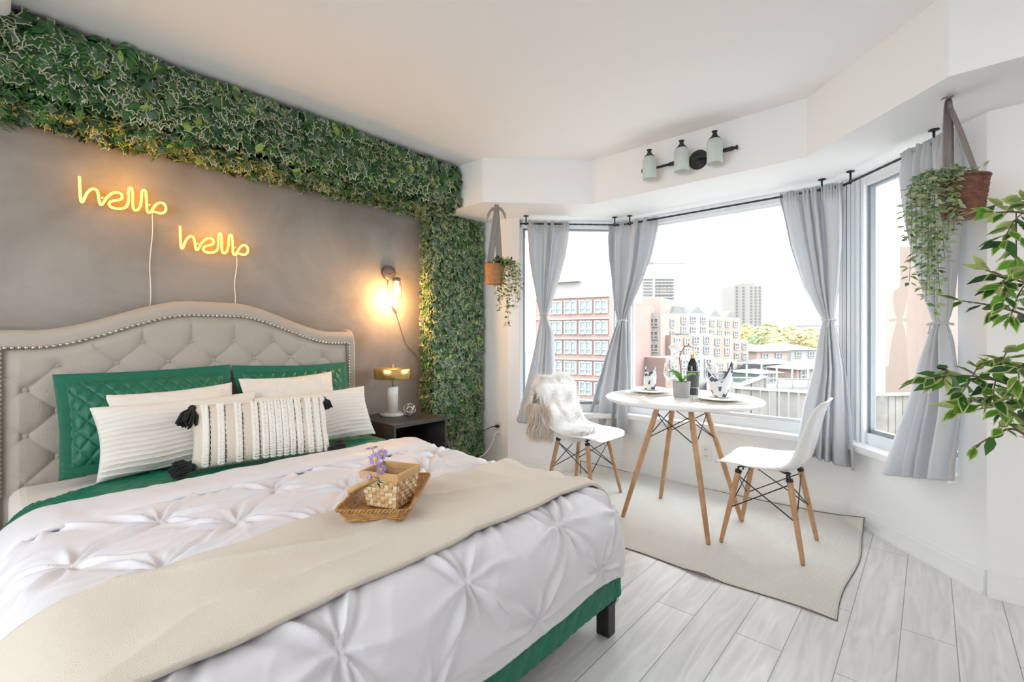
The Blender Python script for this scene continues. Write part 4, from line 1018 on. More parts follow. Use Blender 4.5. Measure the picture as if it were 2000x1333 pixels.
M_cur = mat('grey_curtain', (.70, .71, .73), .75, bump=(160, .25, 2, (1, 1, .25)), sheen=.1, transl=.42)
def curtain(i, rows, label, seed, folds=7, depth=.035, tie=None):
    """rows: (left point, right point) pairs from heading to hem given in the picture, on the rod's vertical plane"""
    a, b_ = ri[i], ri[i+1]; d = (b_-a).normalized(); n = Vector((d.y, -d.x)); n = n if n.dot(Vector((.5, 1.2))-a) > 0 else -n
    def onp(px, py):
        c = at(px, py, d=1.0)-Vector((0, 0, CAMH)); dr = Vector((c.x, c.y)); # ray in plan
        k = (a.x*d.y-a.y*d.x)/(dr.x*d.y-dr.y*d.x); p = dr*k; return (p-a).dot(d), CAMH+c.z*k
    Lz = sorted([(onp(*r[0])) for r in rows], key=lambda q: q[1]); Rz = sorted([(onp(*r[1])) for r in rows], key=lambda q: q[1])
    fL = lambda z: float(np.interp(z, [q[1] for q in Lz], [q[0] for q in Lz])); fR = lambda z: float(np.interp(z, [q[1] for q in Rz], [q[0] for q in Rz]))
    zt_, zL0, zR0 = ZR+.022, Lz[0][1], Rz[0][1]
    nu, nv = 150, 120; G = np.zeros((nu, nv, 3)); random.seed(seed); ph = [random.uniform(0, 6) for _ in range(4)]
    for k in range(nv):
        t = k/(nv-1)
        for j in range(nu):
            u = j/(nu-1); z0 = zL0+(zR0-zL0)*u; z = zt_+(z0-zt_)*t
            l, r_ = fL(min(z, Lz[-1][1])), fR(min(z, Rz[-1][1])); w = abs(r_-l)
            dn = abs(z-tie)/.5; amp = min(depth, w*.30)*(.55+.45*min(1, dn))
            uu = u+.065*math.sin(2*PI*u*1.6+ph[0])+.02*math.sin(t*5+ph[1])
            f = math.sin(2*PI*folds*uu+ph[2]+.5*math.sin(t*3+u*4)); f = (abs(f)**.75)*(1 if f > 0 else -1)
            o = amp*f+.25*amp*math.sin(2*PI*(folds*2.3)*uu+ph[3])+.008*math.sin(u*5+t*8)
            if t < .07:
                g = 1-t/.07; o = o*(1-g*.8)+g*(.011*math.sin(2*PI*26*u)+.004*math.sin(2*PI*41*u)); z += g*.004*math.sin(2*PI*31*u)
            if abs(z-tie) < .03: o *= 1-.35*(1-abs(z-tie)/.03)
            s = l+(r_-l)*u+.006*math.sin(2*PI*folds*uu*1.0+1.2)*min(1, w/.2)
            sill = .03*max(0, min(1, (.85-z)/.3))
            q = a+d*s+n*(o+sill); G[j, k] = (q.x, q.y, z)
    T = MB().grid(G).build('curtain', M_cur, None, solid=.0025); tag(T, label, 'curtain', 'grey tied-back curtains')
    l, r_ = fL(tie), fR(tie); m = MB(); c = a+d*(l+r_)/2; hw = abs(r_-l)/2+.006
    m.tube([Vector((c.x, c.y, tie+.004*math.sin(x*2)))+Vector((d.x, d.y, 0))*hw*math.cos(x)+Vector((n.x, n.y, 0))*.045*math.sin(x) for x in [2*PI*k/24 for k in range(25)]], .006, 6, caps=False)
    m.tube([Vector((c.x, c.y, tie))+Vector((n.x, n.y, 0))*.05+Vector((d.x, d.y, 0))*.01, Vector((c.x, c.y, tie-.05))+Vector((n.x, n.y, 0))*.055], .004, 5)
    m.build('tieback', M_cur, T)
curtain(0, [((1030, 447), (1112, 450)), ((1033, 500), (1105, 500)), ((1039, 540), (1094, 540)), ((1051, 600), (1075, 600)), ((1056, 618), (1068, 618)), ((1050, 650), (1081, 650)), ((1040, 700), (1085, 730)), ((1025, 760), (1088, 780)), ((1008, 822), (1095, 842))], 'grey curtain tied in the middle at the left window, behind the sheepskin chair', 1, folds=4, tie=1.315)
curtain(1, [((1187, 440), (1284, 436)), ((1191, 500), (1272, 500)), ((1197, 545), (1257, 545)), ((1201, 600), (1234, 600)), ((1207, 626), (1222, 626)), ((1196, 660), (1224, 660)), ((1183, 700), (1226, 720)), ((1168, 760), (1228, 780)), ((1154, 828), (1231, 849))], 'grey curtain at the left end of the middle window, beside the corner post', 2, folds=4, tie=1.27)
curtain(1, [((1523, 392), (1652, 366)), ((1533, 440), (1651, 430)), ((1541, 480), (1649, 480)), ((1567, 560), (1641, 560)), ((1592, 605), (1633, 605)), ((1606, 626), (1630, 626)), ((1597, 660), (1640, 665)), ((1588, 720), (1652, 720)), ((1570, 790), (1663, 800)), ((1556, 882), (1672, 916))], 'grey curtain at the right end of the middle window, behind the bare chair', 3, folds=5, tie=1.245)
curtain(2, [((1762, 334), (1868, 262)), ((1770, 400), (1872, 400)), ((1786, 500), (1871, 500)), ((1805, 580), (1862, 580)), ((1822, 633), (1850, 633)), ((1808, 670), (1857, 670)), ((1792, 710), (1862, 720)), ((1765, 810), (1870, 820)), ((1726, 925), (1874, 940))], 'grey curtain at the right window, behind the hanging fern basket', 4, folds=5, tie=1.205)
# =================================================================== VANITY LIGHT ON THE DROP
M_frost = thin_glass('frosted_glass', (.9, .95, .92), .2, .2, diff=.75)
VX = 3.01
VL = empty('vanity_light', (VX, 1.13, 2.28), 'three-light black fixture with frosted jar shades above the middle window', 'light fixture')
rot = Matrix.Translation((VX, 1.10, 2.275)) @ Matrix.Rotation(R(-90), 4, 'Y')
MB().lathe([(0, 0), (.062, 0), (.062, .008), (.05, .02), (.012, .026), (.012, .055), (0, .055)], M=rot, n=36).build('backplate', M_black, VL)
MB().tube([(VX-.05, .86, 2.275), (VX-.05, 1.455, 2.275)], .0085, 10).tube([(VX-.05, .875, 2.275), (VX-.05, .93, 2.275)], .013, 10).tube([(VX-.05, 1.22, 2.275), (VX-.05, 1.27, 2.275)], .013, 10).tube([(VX-.05, 1.01, 2.275), (VX-.05, 1.06, 2.275)], .013, 10).ell((VX-.05, .855, 2.275), (.015, .008, .015), 12, 6).ell((VX-.05, 1.46, 2.275), (.015, .008, .015), 12, 6).build('crossbar', M_black, VL)
for y in (.965, 1.168, 1.385):
    c = (VX-.105, y, 2.275)
    sh = MB().lathe([(.018, .075), (.034, .06), (.044, .045), (.045, .035), (.045, -.085), (.043, -.087), (.043, .034), (.033, .057)], c, 32).build('glass_shade', M_frost, VL)
    MB().lathe([(0, .11), (.018, .11), (.012, .10), (.012, .092), (.016, .088), (.018, .08), (.034, .064), (.034, .058), (0, .058)], c, 20).tube([(VX-.05, y, 2.28), (VX-.105, y, 2.335)], .006, 8).build('socket_cap', M_black, sh)
    MB().ell((c[0], y, 2.255), (.026, .026, .032), 14, 10).tube([(c[0], y, 2.28), (c[0], y, 2.335)], .013, 10).build('bulb', mat('white_bulb', (.9, .9, .88), .4), sh)
# =================================================================== IVY BEAM AND COLUMN
def leafmat(name, c, rough=.4, t=.12): return mat(name, c, rough, transl=t, spec=.5)
LM = [leafmat('ivy_dark_green', (.03, .10, .037)), leafmat('ivy_mid_green', (.065, .165, .06)), leafmat('ivy_blue_green', (.10, .18, .12)), leafmat('ivy_cream_edge', (.60, .63, .42), .5), leafmat('lime_leaf', (.32, .46, .10), .5), leafmat('fern_green', (.045, .20, .035), .5)]
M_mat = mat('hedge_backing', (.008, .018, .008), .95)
ivy_out = []
for k, (a, r) in enumerate(((-90, .12), (-62, .58), (-40, .50), (-28, .80), (0, .55), (28, .80) and (18, .62), (48, 1.0), (66, .62), (90, 1.12), (114, .62), (132, 1.0), (162, .62), (180, .55), (208, .80), (220, .50), (242, .58))):
    ivy_out.append((math.cos(R(a))*r, math.sin(R(a))*r))
def add_leaf(m, p, nn, up, s, kind, green, rnd):
    """ivy leaf (kind 0 = plain, 1 = cream margin), oval leaf 2, fern frond 3"""
    x = up.cross(nn).normalized(); y = nn.cross(x)
    def V(a, b, h=0): return p+x*a*s+y*b*s+nn*h*s
    fold = rnd.uniform(.08, .35); droop = rnd.uniform(-.1, .5)
    if kind in (0, 1):
        H = lambda a, b: -fold*abs(a)-droop*max(0, b)**2*.5
        o = [V(a*.5, b*.5, H(a*.5, b*.5)) for a, b in ivy_out]; n = len(o)
        if kind == 1:
            i_ = [V(a*.425, b*.425, H(a*.425, b*.425)+.012) for a, b in ivy_out]; c = V(0, -.02, .01)
            m.add(o+i_, [(k, (k+1) % n, n+(k+1) % n, n+k) for k in range(n)], 3)
            m.add(i_+[c], [(k, (k+1) % n, n) for k in range(n)], green)
        else: m.add(o+[V(0, 0, .01)], [(k, (k+1) % n, n) for k in range(n)], green)
    elif kind == 2:
        pts = [(0, -.5), (.22, -.3), (.33, 0), (.24, .3), (0, .52), (-.24, .3), (-.33, 0), (-.22, -.3)]
        o = [V(a, b, -fold*abs(a)-droop*b*b) for a, b in pts]; m.add(o+[V(0, 0, .02)], [(k, (k+1) % 8, 8) for k in range(8)], green)
    else:
        for k in range(7):
            b = -.5+k*.16; l = .42*(1-abs(k-2)/8)
            for sgn in (-1, 1): m.add([V(0, b, 0), V(sgn*l*.5, b+.12, -.02), V(sgn*l, b+.24, -.08), V(sgn*l*.45, b+.01, -.02)], [(0, 1, 2, 3)], 5)
def scatter(m, p0, ex, ey, nn, n, smin, smax, rnd, depth=.05):
    """leaves over the rectangle p0 + ex*u + ey*v with outward normal nn"""
    p0, ex, ey, nn = map(Vector, (p0, ex, ey, nn)); lx_, ly_ = ex.length, ey.length; a_, b_ = ex.normalized(), ey.normalized()
    for k in range(n):
        u, v = rnd.random(), rnd.random(); dd = depth*rnd.random()**.8
        p = p0+ex*u+ey*v+nn*dd
        pat = math.sin(p.x*5.1+p.z*3)+math.sin(p.x*11.7-p.z*9+p.y*5)
        g = (nn*rnd.uniform(.5, 1.4)+Vector((rnd.gauss(0, .42), rnd.gauss(0, .42), rnd.gauss(0, .35)+.22))).normalized()
        up = Vector((rnd.gauss(0, .5), rnd.gauss(0, .3), -1)); up = (up-g*up.dot(g)).normalized()
        r = rnd.random(); s = rnd.uniform(smin, smax)
        if r < .50: add_leaf(m, p, g, up, s, 1, rnd.choice((0, 1, 1, 2, 2)), rnd)
        elif r < .80: add_leaf(m, p, g, up, s*1.0, 0, rnd.choice((0, 0, 1, 2)), rnd)
        elif r < .875: add_leaf(m, p, g, up, s*.75, 2, 4, rnd)
        elif r < .92: add_leaf(m, p, g, up, s*.85, 2, 1, rnd)
        elif pat > .5: add_leaf(m, p, g, up, s*1.5, 3, 5, rnd)
        else: add_leaf(m, p, g, up, s, 1, 1, rnd)
rnd = random.Random(7)
IB = empty('ivy_beam', (1.0, 2.9, 2.13), 'long artificial ivy hedge beam along the ceiling above the grey wall', 'artificial ivy')
bx0, bx1, by0, bz0 = -.5, 2.385, 2.735, 2.145
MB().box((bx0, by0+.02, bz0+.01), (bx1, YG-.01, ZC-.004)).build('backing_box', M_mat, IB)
m = MB()
scatter(m, (bx0, by0, bz0+.01), (bx1-bx0, 0, 0), (0, 0, ZC-bz0-.045), (0, -1, 0), 4300, .066, .105, rnd, .05)
m.build('front_foliage', LM, IB)
m = MB()
scatter(m, (bx0, by0, bz0), (bx1-bx0, 0, 0), (0, YG-by0-.02, 0), (0, 0, -1), 3000, .05, .085, rnd, .045)
m.build('underside_foliage', LM, IB)
for k in range(26):   # stray sprigs hanging a little lower
    pass
IC = empty('ivy_column', (2.59, 2.98, 0), 'upright artificial ivy hedge column beside the nightstand, from floor to ceiling drop', 'artificial ivy')
cx0, cx1, cy0 = 2.32, 2.84, 2.935
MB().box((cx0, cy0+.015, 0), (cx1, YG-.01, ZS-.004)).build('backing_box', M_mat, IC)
m = MB()
scatter(m, (cx0-.015, cy0, .02), (cx1-cx0+.01, 0, 0), (0, 0, ZS-.035), (0, -1, 0), 5300, .044, .070, rnd, .04)
scatter(m, (cx1, cy0, .02), (0, .12, 0), (0, 0, ZS-.06), (1, 0, 0), 500, .03, .042, rnd, .004)
m.build('front_foliage', LM, IC)
m = MB(); scatter(m, (cx0, cy0+.01, .02), (0, YG-cy0-.03, 0), (0, 0, ZS-.03), (-1, 0, 0), 1600, .040, .062, rnd, .03)
m.build('side_foliage', LM, IC)
# =================================================================== HANGING BASKETS
M_rib = mat('taupe_ribbon', (.27, .235, .225), .6, bump=(90, .4, 2, (1, 1, .2)))
def ribbon(m, pts, w, wv):
    G = np.zeros((len(pts), 5, 3))
    for i, p in enumerate(pts):
        for j in range(5):
            u = -1+j*.5; ww = w[i] if isinstance(w, list) else w
            G[i, j] = Vector(p)+Vector(wv)*ww/2*u+Vector((0, 0, 1)).cross(Vector(wv))*(.004*math.cos(u*2.5))
    m.grid(G)
def basket(m, c, r0, r1, h, rows, nst, squash=1.0):
    """round wicker wall: woven rings around stakes"""
    nn = nst*2; G = np.zeros((nn+1, rows*3+1, 3))
    for i in range(nn+1):
        a = 2*PI*i/nn
        for j in range(rows*3+1):
            t = j/(rows*3); r = r0+(r1-r0)*t+.004*math.cos(PI*i)*(1 if (j//3) % 2 else -1)*math.sin(PI*(j % 3+.01)/3+.3)
            G[i, j] = (c[0]+r*math.cos(a), c[1]+r*squash*math.sin(a), c[2]+h*t)
    m.grid(G)
def leaf_simple(m, p, d, nn, l, w, mi=0, edge=None):
    d = d.normalized(); s = d.cross(nn).normalized(); n_ = s.cross(d)
    o = [p, p+d*l*.3+s*w*.42-n_*.0*l, p+d*l*.58+s*w*.40, p+d*l-n_*l*.12, p+d*l*.58-s*w*.40, p+d*l*.3-s*w*.42]; mid = [p+d*l*.3-n_*w*.16, p+d*l*.58-n_*w*.16]
    V = o+mid; F = [(0, 1, 6), (1, 2, 7, 6), (2, 3, 7), (3, 4, 7), (4, 5, 6, 7), (5, 0, 6)]
    if edge is None: m.add(V, F, mi); return
    m.add(V, F, edge); q = [p.lerp(x, 1) if False else (x+(p+d*l*.5-x)*.26)+n_*.0006 for x in o]; q2 = [x+n_*.0007 for x in mid]; q[0] = p+d*l*.07+n_*.0006
    m.add(q+q2, F, mi)
def vines(T, start, ends, leaf, mats, rnd, per=.022, stem_m=None, spread=.02):
    for e in ends:
        s = Vector(start(rnd)) if callable(start) else Vector(start); e = Vector(e)
        k1 = Vector((e.x, e.y, s.z+.02)).lerp(s, .55)+Vector((0, 0, .025)); pts = catmull([s, k1, Vector((e.x, e.y, s.z-.03)).lerp(k1, .12), s.lerp(e, .5)*.0+Vector((e.x+rnd.uniform(-1, 1)*.01, e.y+rnd.uniform(-1, 1)*.01, (s.z+e.z)/2)), e], 6)
        MB().tube(pts, .0011, 4).build('vine_stem', stem_m, T)
        m = MB(); L_ = 0; side = 1
        for a, b_ in zip(pts, pts[1:]):
            L_ += (b_-a).length
            while L_ > per:
                L_ -= per; side = -side; ang = rnd.random()*2*PI
                d = Vector((math.cos(ang), math.sin(ang), rnd.uniform(-.9, .25))); nn = Vector((rnd.gauss(0, .5), rnd.gauss(0, .5), 1)).normalized(); k = rnd.choice(range(len(mats)-1)) if len(mats) > 1 else 0
                q = b_+d.normalized()*.006; leaf_simple(m, q, d, nn, leaf*rnd.uniform(.75, 1.2), leaf*.62, k, len(mats)-1)
        m.build('vine_leaves', mats, T)
# right one, close to the camera
c = at(1880, 400, d=1.90); hk = at(1853, 193, Z=ZS-.001)
M_wbr = mat('brown_wicker', (.30, .135, .085), .6, bump=(240, .5, 2), var=(50, .45, (.17, .07, .045)))
bc3 = Vector((c.x, c.y, 0)); zb0, zb1 = at(1880, 427, d=1.90).z, at(1880, 350, d=1.90).z
add_wave(M_wbr, 38, 'Z', 1)
HB2 = empty('hanging_basket', (bc3.x, bc3.y, zb0), 'brown wicker basket hung on a taupe ribbon at the right window', 'basket', 'ribbon hung wicker baskets')
m = MB(); basket(m, (bc3.x, bc3.y, zb0), .062, .080, zb1-zb0, 13, 18); m.lathe([(0, 0), (.062, 0), (.062, .004), (0, .004)], (bc3.x, bc3.y, zb0), 24); m.build('wicker_body', M_wbr, HB2, solid=.003)
MB().tube([(bc3.x+.081*math.cos(a), bc3.y+.081*math.sin(a), zb1) for a in [2*PI*k/40 for k in range(41)]], .005, 7, caps=False).build('rim', M_wbr, HB2)
m = MB(); Rw = Vector((.669, -.743, 0))
kn = Vector((hk.x, hk.y, ZS-.035))
for s in (-1, 1):
    e = Vector((bc3.x, bc3.y, zb1-.01))+Rw*.030*s-Fv*.03*s
    pts = catmull([Vector((hk.x, hk.y, ZS-.004)), kn+Rw*.004*s, kn.lerp(e, .5)+Rw*.004*s, e], 5); ribbon(m, pts, [.020+.026*min(1, i/8) for i in range(len(pts))], Rw*1 if s < 0 else (Rw*.9+Fv*.3).normalized())
m.build('ribbon', M_rib, HB2, solid=.0015)
m = MB(); ribbon(m, [kn+Vector((0, 0, .028)), kn-Fv*.03-Rw*.02+Vector((0, 0, .026)), kn-Rw*.055-Fv*.04+Vector((0, 0, .018)), kn-Rw*.075-Fv*.05+Vector((0, 0, .004))], [.018, .022, .02, .004], (.74, .67, 0)); m.tube([kn+Vector((0, 0, .034)), kn-Vector((0, 0, .006))], .008, 8)
m.build('bow', M_rib, HB2, solid=.0015)
VM = [leafmat('fern_leaf_green', (.10, .25, .09), .45, .3), leafmat('fern_leaf_lime', (.22, .42, .06), .45, .35), leafmat('fern_leaf_blue', (.10, .22, .15), .45, .3), leafmat('leaf_pale_edge', (.55, .62, .40), .5, .3)]
M_vs = mat('vine_stem', (.12, .16, .07), .6)
V2 = empty('trailing_plant', (bc3.x, bc3.y, zb1), 'trailing variegated vine spilling from the brown basket down the right window curtain', 'plant')
rv = random.Random(21)
st = lambda r: bc3+Vector((0, 0, zb1-.01))-Rw*.05+Rw*r.uniform(-.02, .03)+Fv*r.uniform(-.03, .01)
ends = [at(x, y, d=1.90+rv.uniform(-.09, .05)) for x, y in ((1826, 606), (1815, 560), (1835, 575), (1775, 470), (1790, 500), (1812, 520), (1845, 510), (1850, 470), (1783, 430), (1800, 455), (1826, 480), (1800, 560), (1823, 540), (1870, 425), (1790, 400), (1862, 445), (1776, 550), (1808, 590))]
vines(V2, st, ends, .030, VM, rv, per=.0085, stem_m=M_vs)
m = MB()
for k in range(90):
    q = bc3+Vector((0, 0, zb1+.004))-Rw*.045+Rw*rv.gauss(0, .030)+Fv*rv.gauss(-.01, .028)+Vector((0, 0, rv.uniform(0, .03))); leaf_simple(m, q, Vector((rv.gauss(0, 1), rv.gauss(0, 1), rv.gauss(.2, .5))), Vector((rv.gauss(0, .4), rv.gauss(0, .4), 1)), .028, .017, rv.choice((0, 0, 2)), 3)
m.build('crown_leaves', VM, V2)
# left one, by the ivy column
dl = 3.50
c = at(966, 536, d=dl); hk = at(971, 415, Z=ZS-.001); hk = Vector((c.x+.012, c.y-.008, ZS)); b4 = Vector((c.x, c.y, 0)); z0, z1 = at(966, 556, d=dl).z, at(966, 518, d=dl).z
M_wor = mat('sconce_lit_wicker', (.52, .25, .10), .6, bump=(240, .5, 2), var=(50, .3))  # orange of the sconce light is put into the wicker colour
HB3 = empty('hanging_basket', (b4.x, b4.y, z0), 'small tan wicker basket hung on a taupe bow beside the ivy column', 'basket', 'ribbon hung wicker baskets')
m = MB(); basket(m, (b4.x, b4.y, z0), .062, .074, z1-z0, 12, 16); m.lathe([(0, 0), (.062, 0), (.062, .004), (0, .004)], (b4.x, b4.y, z0), 20); m.build('wicker_body', M_wor, HB3, solid=.003)
MB().tube([(b4.x+.075*math.cos(a), b4.y+.075*math.sin(a), z1) for a in [2*PI*k/30 for k in range(31)]], .004, 6, caps=False).build('rim', M_wor, HB3)
kn = Vector((hk.x, hk.y, ZS-.05)); m = MB()
for s in (-1, 1):
    e = Vector((b4.x, b4.y, z1-.01))+Rw*.038*s; pts = catmull([Vector((hk.x, hk.y, ZS-.002)), kn, kn.lerp(e, .5), e], 5); ribbon(m, pts, [.026+.020*min(1, i/8) for i in range(len(pts))], Rw)
m.build('ribbon', M_rib, HB3, solid=.0015)
m = MB()
for s in (-1, 1):
    G = np.zeros((9, 3, 3))
    for i in range(9):
        t = i/8; p = kn+Rw*s*(.07*t)+Vector((0, 0, .022*math.sin(PI*min(1, t*1.1))-.05*t*t)); 
        for j in range(3): G[i, j] = p+Vector((0, 0, (j-1)*(.006+.018*t)))-Fv*(.01*t)
    m.grid(G)
m.ell(kn, (.012, .012, .014), 8, 6); m.build('bow', M_rib, HB3, solid=.0015)
V3 = empty('trailing_plant', (b4.x, b4.y, z1), 'trailing small-leaved vine hanging from the tan basket beside the left window', 'plant')
VM2 = [leafmat('small_leaf_dark', (.03, .09, .03), .45, .2), leafmat('small_leaf_green', (.07, .16, .05), .45, .2), leafmat('leaf_yellow_edge', (.52, .55, .28), .5, .25)]
st = lambda r: b4+Vector((0, 0, z1))+Rw*r.uniform(.02, .06)+Fv*r.uniform(-.04, .02)
ends = [at(x, y, d=dl+rv.uniform(-.12, .06)) for x, y in ((992, 634), (975, 605), (1006, 600), (1014, 585), (1002, 560), (985, 575), (972, 570), (1012, 545), (996, 600), (1000, 540), (985, 545), (978, 585), (1008, 570))]
vines(V3, st, ends, .034, VM2, rv, per=.010, stem_m=M_vs)
m = MB()
for k in range(110):
    q = b4+Vector((0, 0, z1+.004))+Rw*.045+Rw*rv.gauss(0, .035)+Fv*rv.gauss(-.03, .03)+Vector((0, 0, rv.uniform(-.02, .04))); leaf_simple(m, q, Vector((rv.gauss(0, 1), rv.gauss(0, 1), rv.gauss(.2, .5))), Vector((rv.gauss(0, .4), rv.gauss(0, .4), 1)), .032, .018, rv.choice((0, 0, 1)), None if k % 3 else 2)
m.build('crown_leaves', VM2, V3)
# =================================================================== FICUS at the right edge (trunk just outside the view)
FT = empty('ficus_tree', (1.64, -.36, 0), 'variegated ficus tree whose branches reach in from the right edge', 'tree')
M_bark = mat('ficus_bark', (.16, .11, .075), .8, bump=(60, .5, 3)); FM_ = [leafmat('ficus_green', (.045, .15, .03), .35, .25), leafmat('ficus_light', (.16, .36, .04), .35, .3), leafmat('ficus_dark', (.02, .07, .025), .35, .2), leafmat('ficus_cream_edge', (.50, .58, .22), .45, .3)]
trunk = catmull([Vector((1.64, -.36, .25)), Vector((1.66, -.35, .6)), Vector((1.63, -.37, 1.0)), Vector((1.65, -.35, 1.45)), Vector((1.64, -.36, 1.80))], 5)
MB().tube(trunk, [.018-.011*i/len(trunk) for i in range(len(trunk))], 10).build('trunk', M_bark, FT)
MB().lathe([(0, 0), (.12, 0), (.15, .28), (.155, .30), (.14, .30), (.135, .26), (0, .26)], (1.64, -.36, 0), 32).build('planter', M_pot, FT)
def cluster(path, tips, seed, per=.016, leaf=.056):
    r = random.Random(seed); pts = catmull([Vector(p) for p in path], 6); rad = [.005*(1-.7*i/len(pts)) for i in range(len(pts))]
    br_ = MB().tube(pts, rad, 6).build('branch', M_bark, FT)
    tw = [pts[int(len(pts)*.12):]]
    for (f, e, dd) in tips:
        s = pts[min(len(pts)-1, int(f*len(pts)))]; e = Vector(e); q = catmull([s, s.lerp(e, .5)+Vector((0, 0, .012)), e], 5); MB().tube(q, .0016, 5).build('twig', M_bark, br_); tw.append(q)
    m = MB()
    for q in tw:
        L_ = 0; sd = 1
        for a, b_ in zip(q, q[1:]):
            L_ += (b_-a).length
            while L_ > per:
                L_ -= per; sd = -sd; t = (b_-a).normalized(); sv = t.cross(Vector((0, 0, 1))).normalized()
                d = t*.75+sv*sd*r.uniform(.2, .9)+Vector((0, 0, r.uniform(-.7, .45))); nn = Vector((r.gauss(0, .6), r.gauss(0, .6)-.2, .8)); k = r.choice((0, 0, 1, 1, 2))
                leaf_simple(m, b_+d.normalized()*.004, d, nn, leaf*r.uniform(.75, 1.25), leaf*.5, k, 3 if r.random() < .6 else None)
        for _ in range(2): leaf_simple(m, q[-1], (q[-1]-q[-2]).normalized()+Vector((r.gauss(0, .3), r.gauss(0, .3), r.gauss(0, .3))), Vector((r.gauss(0, .5), r.gauss(0, .5), 1)), leaf, leaf*.45, r.choice((0, 1)), 3)
    m.build('leaves', FM_, br_)
A_t = lambda x, y, d=1.3: at(x, y, d=d)
cluster([trunk[15], A_t(2090, 480, 1.2), A_t(2010, 420, 1.25), A_t(1945, 415, 1.28)], [(.7, A_t(1960, 470, 1.22), 0), (.75, A_t(1985, 505, 1.2), 0), (.8, A_t(1930, 405, 1.3), 0), (.6, A_t(2000, 390, 1.2), 0)], 1)
cluster([trunk[13], A_t(2100, 600, 1.2), A_t(2020, 560, 1.25), A_t(1925, 528, 1.3)], [(.75, A_t(1945, 560, 1.25), 0), (.8, A_t(1960, 590, 1.2), 0), (.7, A_t(1975, 615, 1.2), 0), (.65, A_t(2000, 530, 1.15), 0)], 2)
cluster([trunk[11], A_t(2090, 660, 1.25), A_t(1990, 612, 1.32), A_t(1930, 596, 1.36), A_t(1878, 588, 1.38)], [(.72, A_t(1945, 610, 1.3), 0)], 3, per=.03, leaf=.05)
cluster([trunk[9], A_t(2080, 820, 1.2), A_t(1990, 760, 1.25), A_t(1900, 735, 1.28), A_t(1800, 738, 1.32)], [(.85, A_t(1850, 730, 1.3), 0), (.72, A_t(1925, 708, 1.25), 0), (.7, A_t(1880, 765, 1.25), 0), (.78, A_t(1835, 745, 1.33), 0), (.6, A_t(1965, 690, 1.2), 0), (.6, A_t(1940, 775, 1.22), 0)], 4, per=.012)
cluster([trunk[8], A_t(2080, 880, 1.2), A_t(2000, 820, 1.22), A_t(1940, 792, 1.25), A_t(1872, 798, 1.28)], [(.75, A_t(1900, 780, 1.24), 0), (.7, A_t(1960, 800, 1.2), 0), (.6, A_t(1985, 770, 1.15), 0)], 5, per=.014)
cluster([trunk[8], A_t(2070, 900, 1.2), A_t(1985, 840, 1.25), A_t(1935, 855, 1.27), A_t(1906, 872, 1.28)], [(.7, A_t(1960, 835, 1.22), 0)], 6, per=.03, leaf=.05)
cluster([trunk[10], A_t(2080, 740, 1.1), A_t(2000, 720, 1.12), A_t(1985, 715, 1.1)], [(.8, A_t(1990, 740, 1.12), 0)], 7, per=.022)

rf = random.Random(77)
for k in range(13):   # the rest of the crown, beyond the right edge of the picture
    s_ = trunk[7+k]; an = R(-150+17*k); l = .34-.012*k; e_ = s_+Vector((math.cos(an)*l, math.sin(an)*l, .05+.16*rf.random()))
    if (e_.x*math.sin(YAW)-e_.y*math.cos(YAW)) < 1.17*(e_.x*math.cos(YAW)+e_.y*math.sin(YAW)): e_ = s_+Vector((.10, -.28, .12+.05*rf.random()))
    cluster([s_, s_.lerp(e_, .5)+Vector((0, 0, .05)), e_], [(.5, e_+Vector((.04, -.1, -.05)), 0), (.6, e_+Vector((.05, -.02, .1)), 0)], 20+k, per=.022)
# =================================================================== CITY OUTSIDE
GZ = -13.0
struct('ground', MB().box((-60, -160, GZ-.5), (420, 260, GZ)), mat('street_grey', (.20, .20, .20), .9, var=(.05, .3)))
M_brick = mat('pink_brick', (.29, .22, .195), .9, var=(.5, .15)); M_brick2 = mat('peach_brick', (.31, .235, .20), .9, var=(.4, .12)); M_conc = mat('pale_concrete', (.27, .265, .25), .9, var=(.3, .12)); M_roof = mat('grey_roof', (.16, .165, .17), .9)
M_win = mat('outdoor_window', (.12, .115, .115), .3); M_winp = mat('pale_window', (.17, .21, .205), .3); M_wf = mat('outdoor_window_frame', (.27, .27, .27), .7); M_redb = mat('red_brick', (.29, .19, .165), .9, var=(.5, .15))
def pd(px, d, z=0): p = at(px, HZ, d=d); return Vector((p.x, p.y, z))
def zat(py, d): return CAMH+(HZ-py)*d/FPX
def facade_box(T, name, a, b_, depth, z0, z1, mt, away=None):
    """box whose front runs from plan point a to b_, extruded away from the room"""
    d = (b_-a); d.z = 0; n = Vector((-d.y, d.x, 0)).normalized(); 
    if n.dot(a) < 0: n = -n
    return MB().prism([(a.x, a.y), (b_.x, b_.y), (b_.x+n.x*depth, b_.y+n.y*depth), (a.x+n.x*depth, a.y+n.y*depth)], z0, z1).build(name, mt, T), n
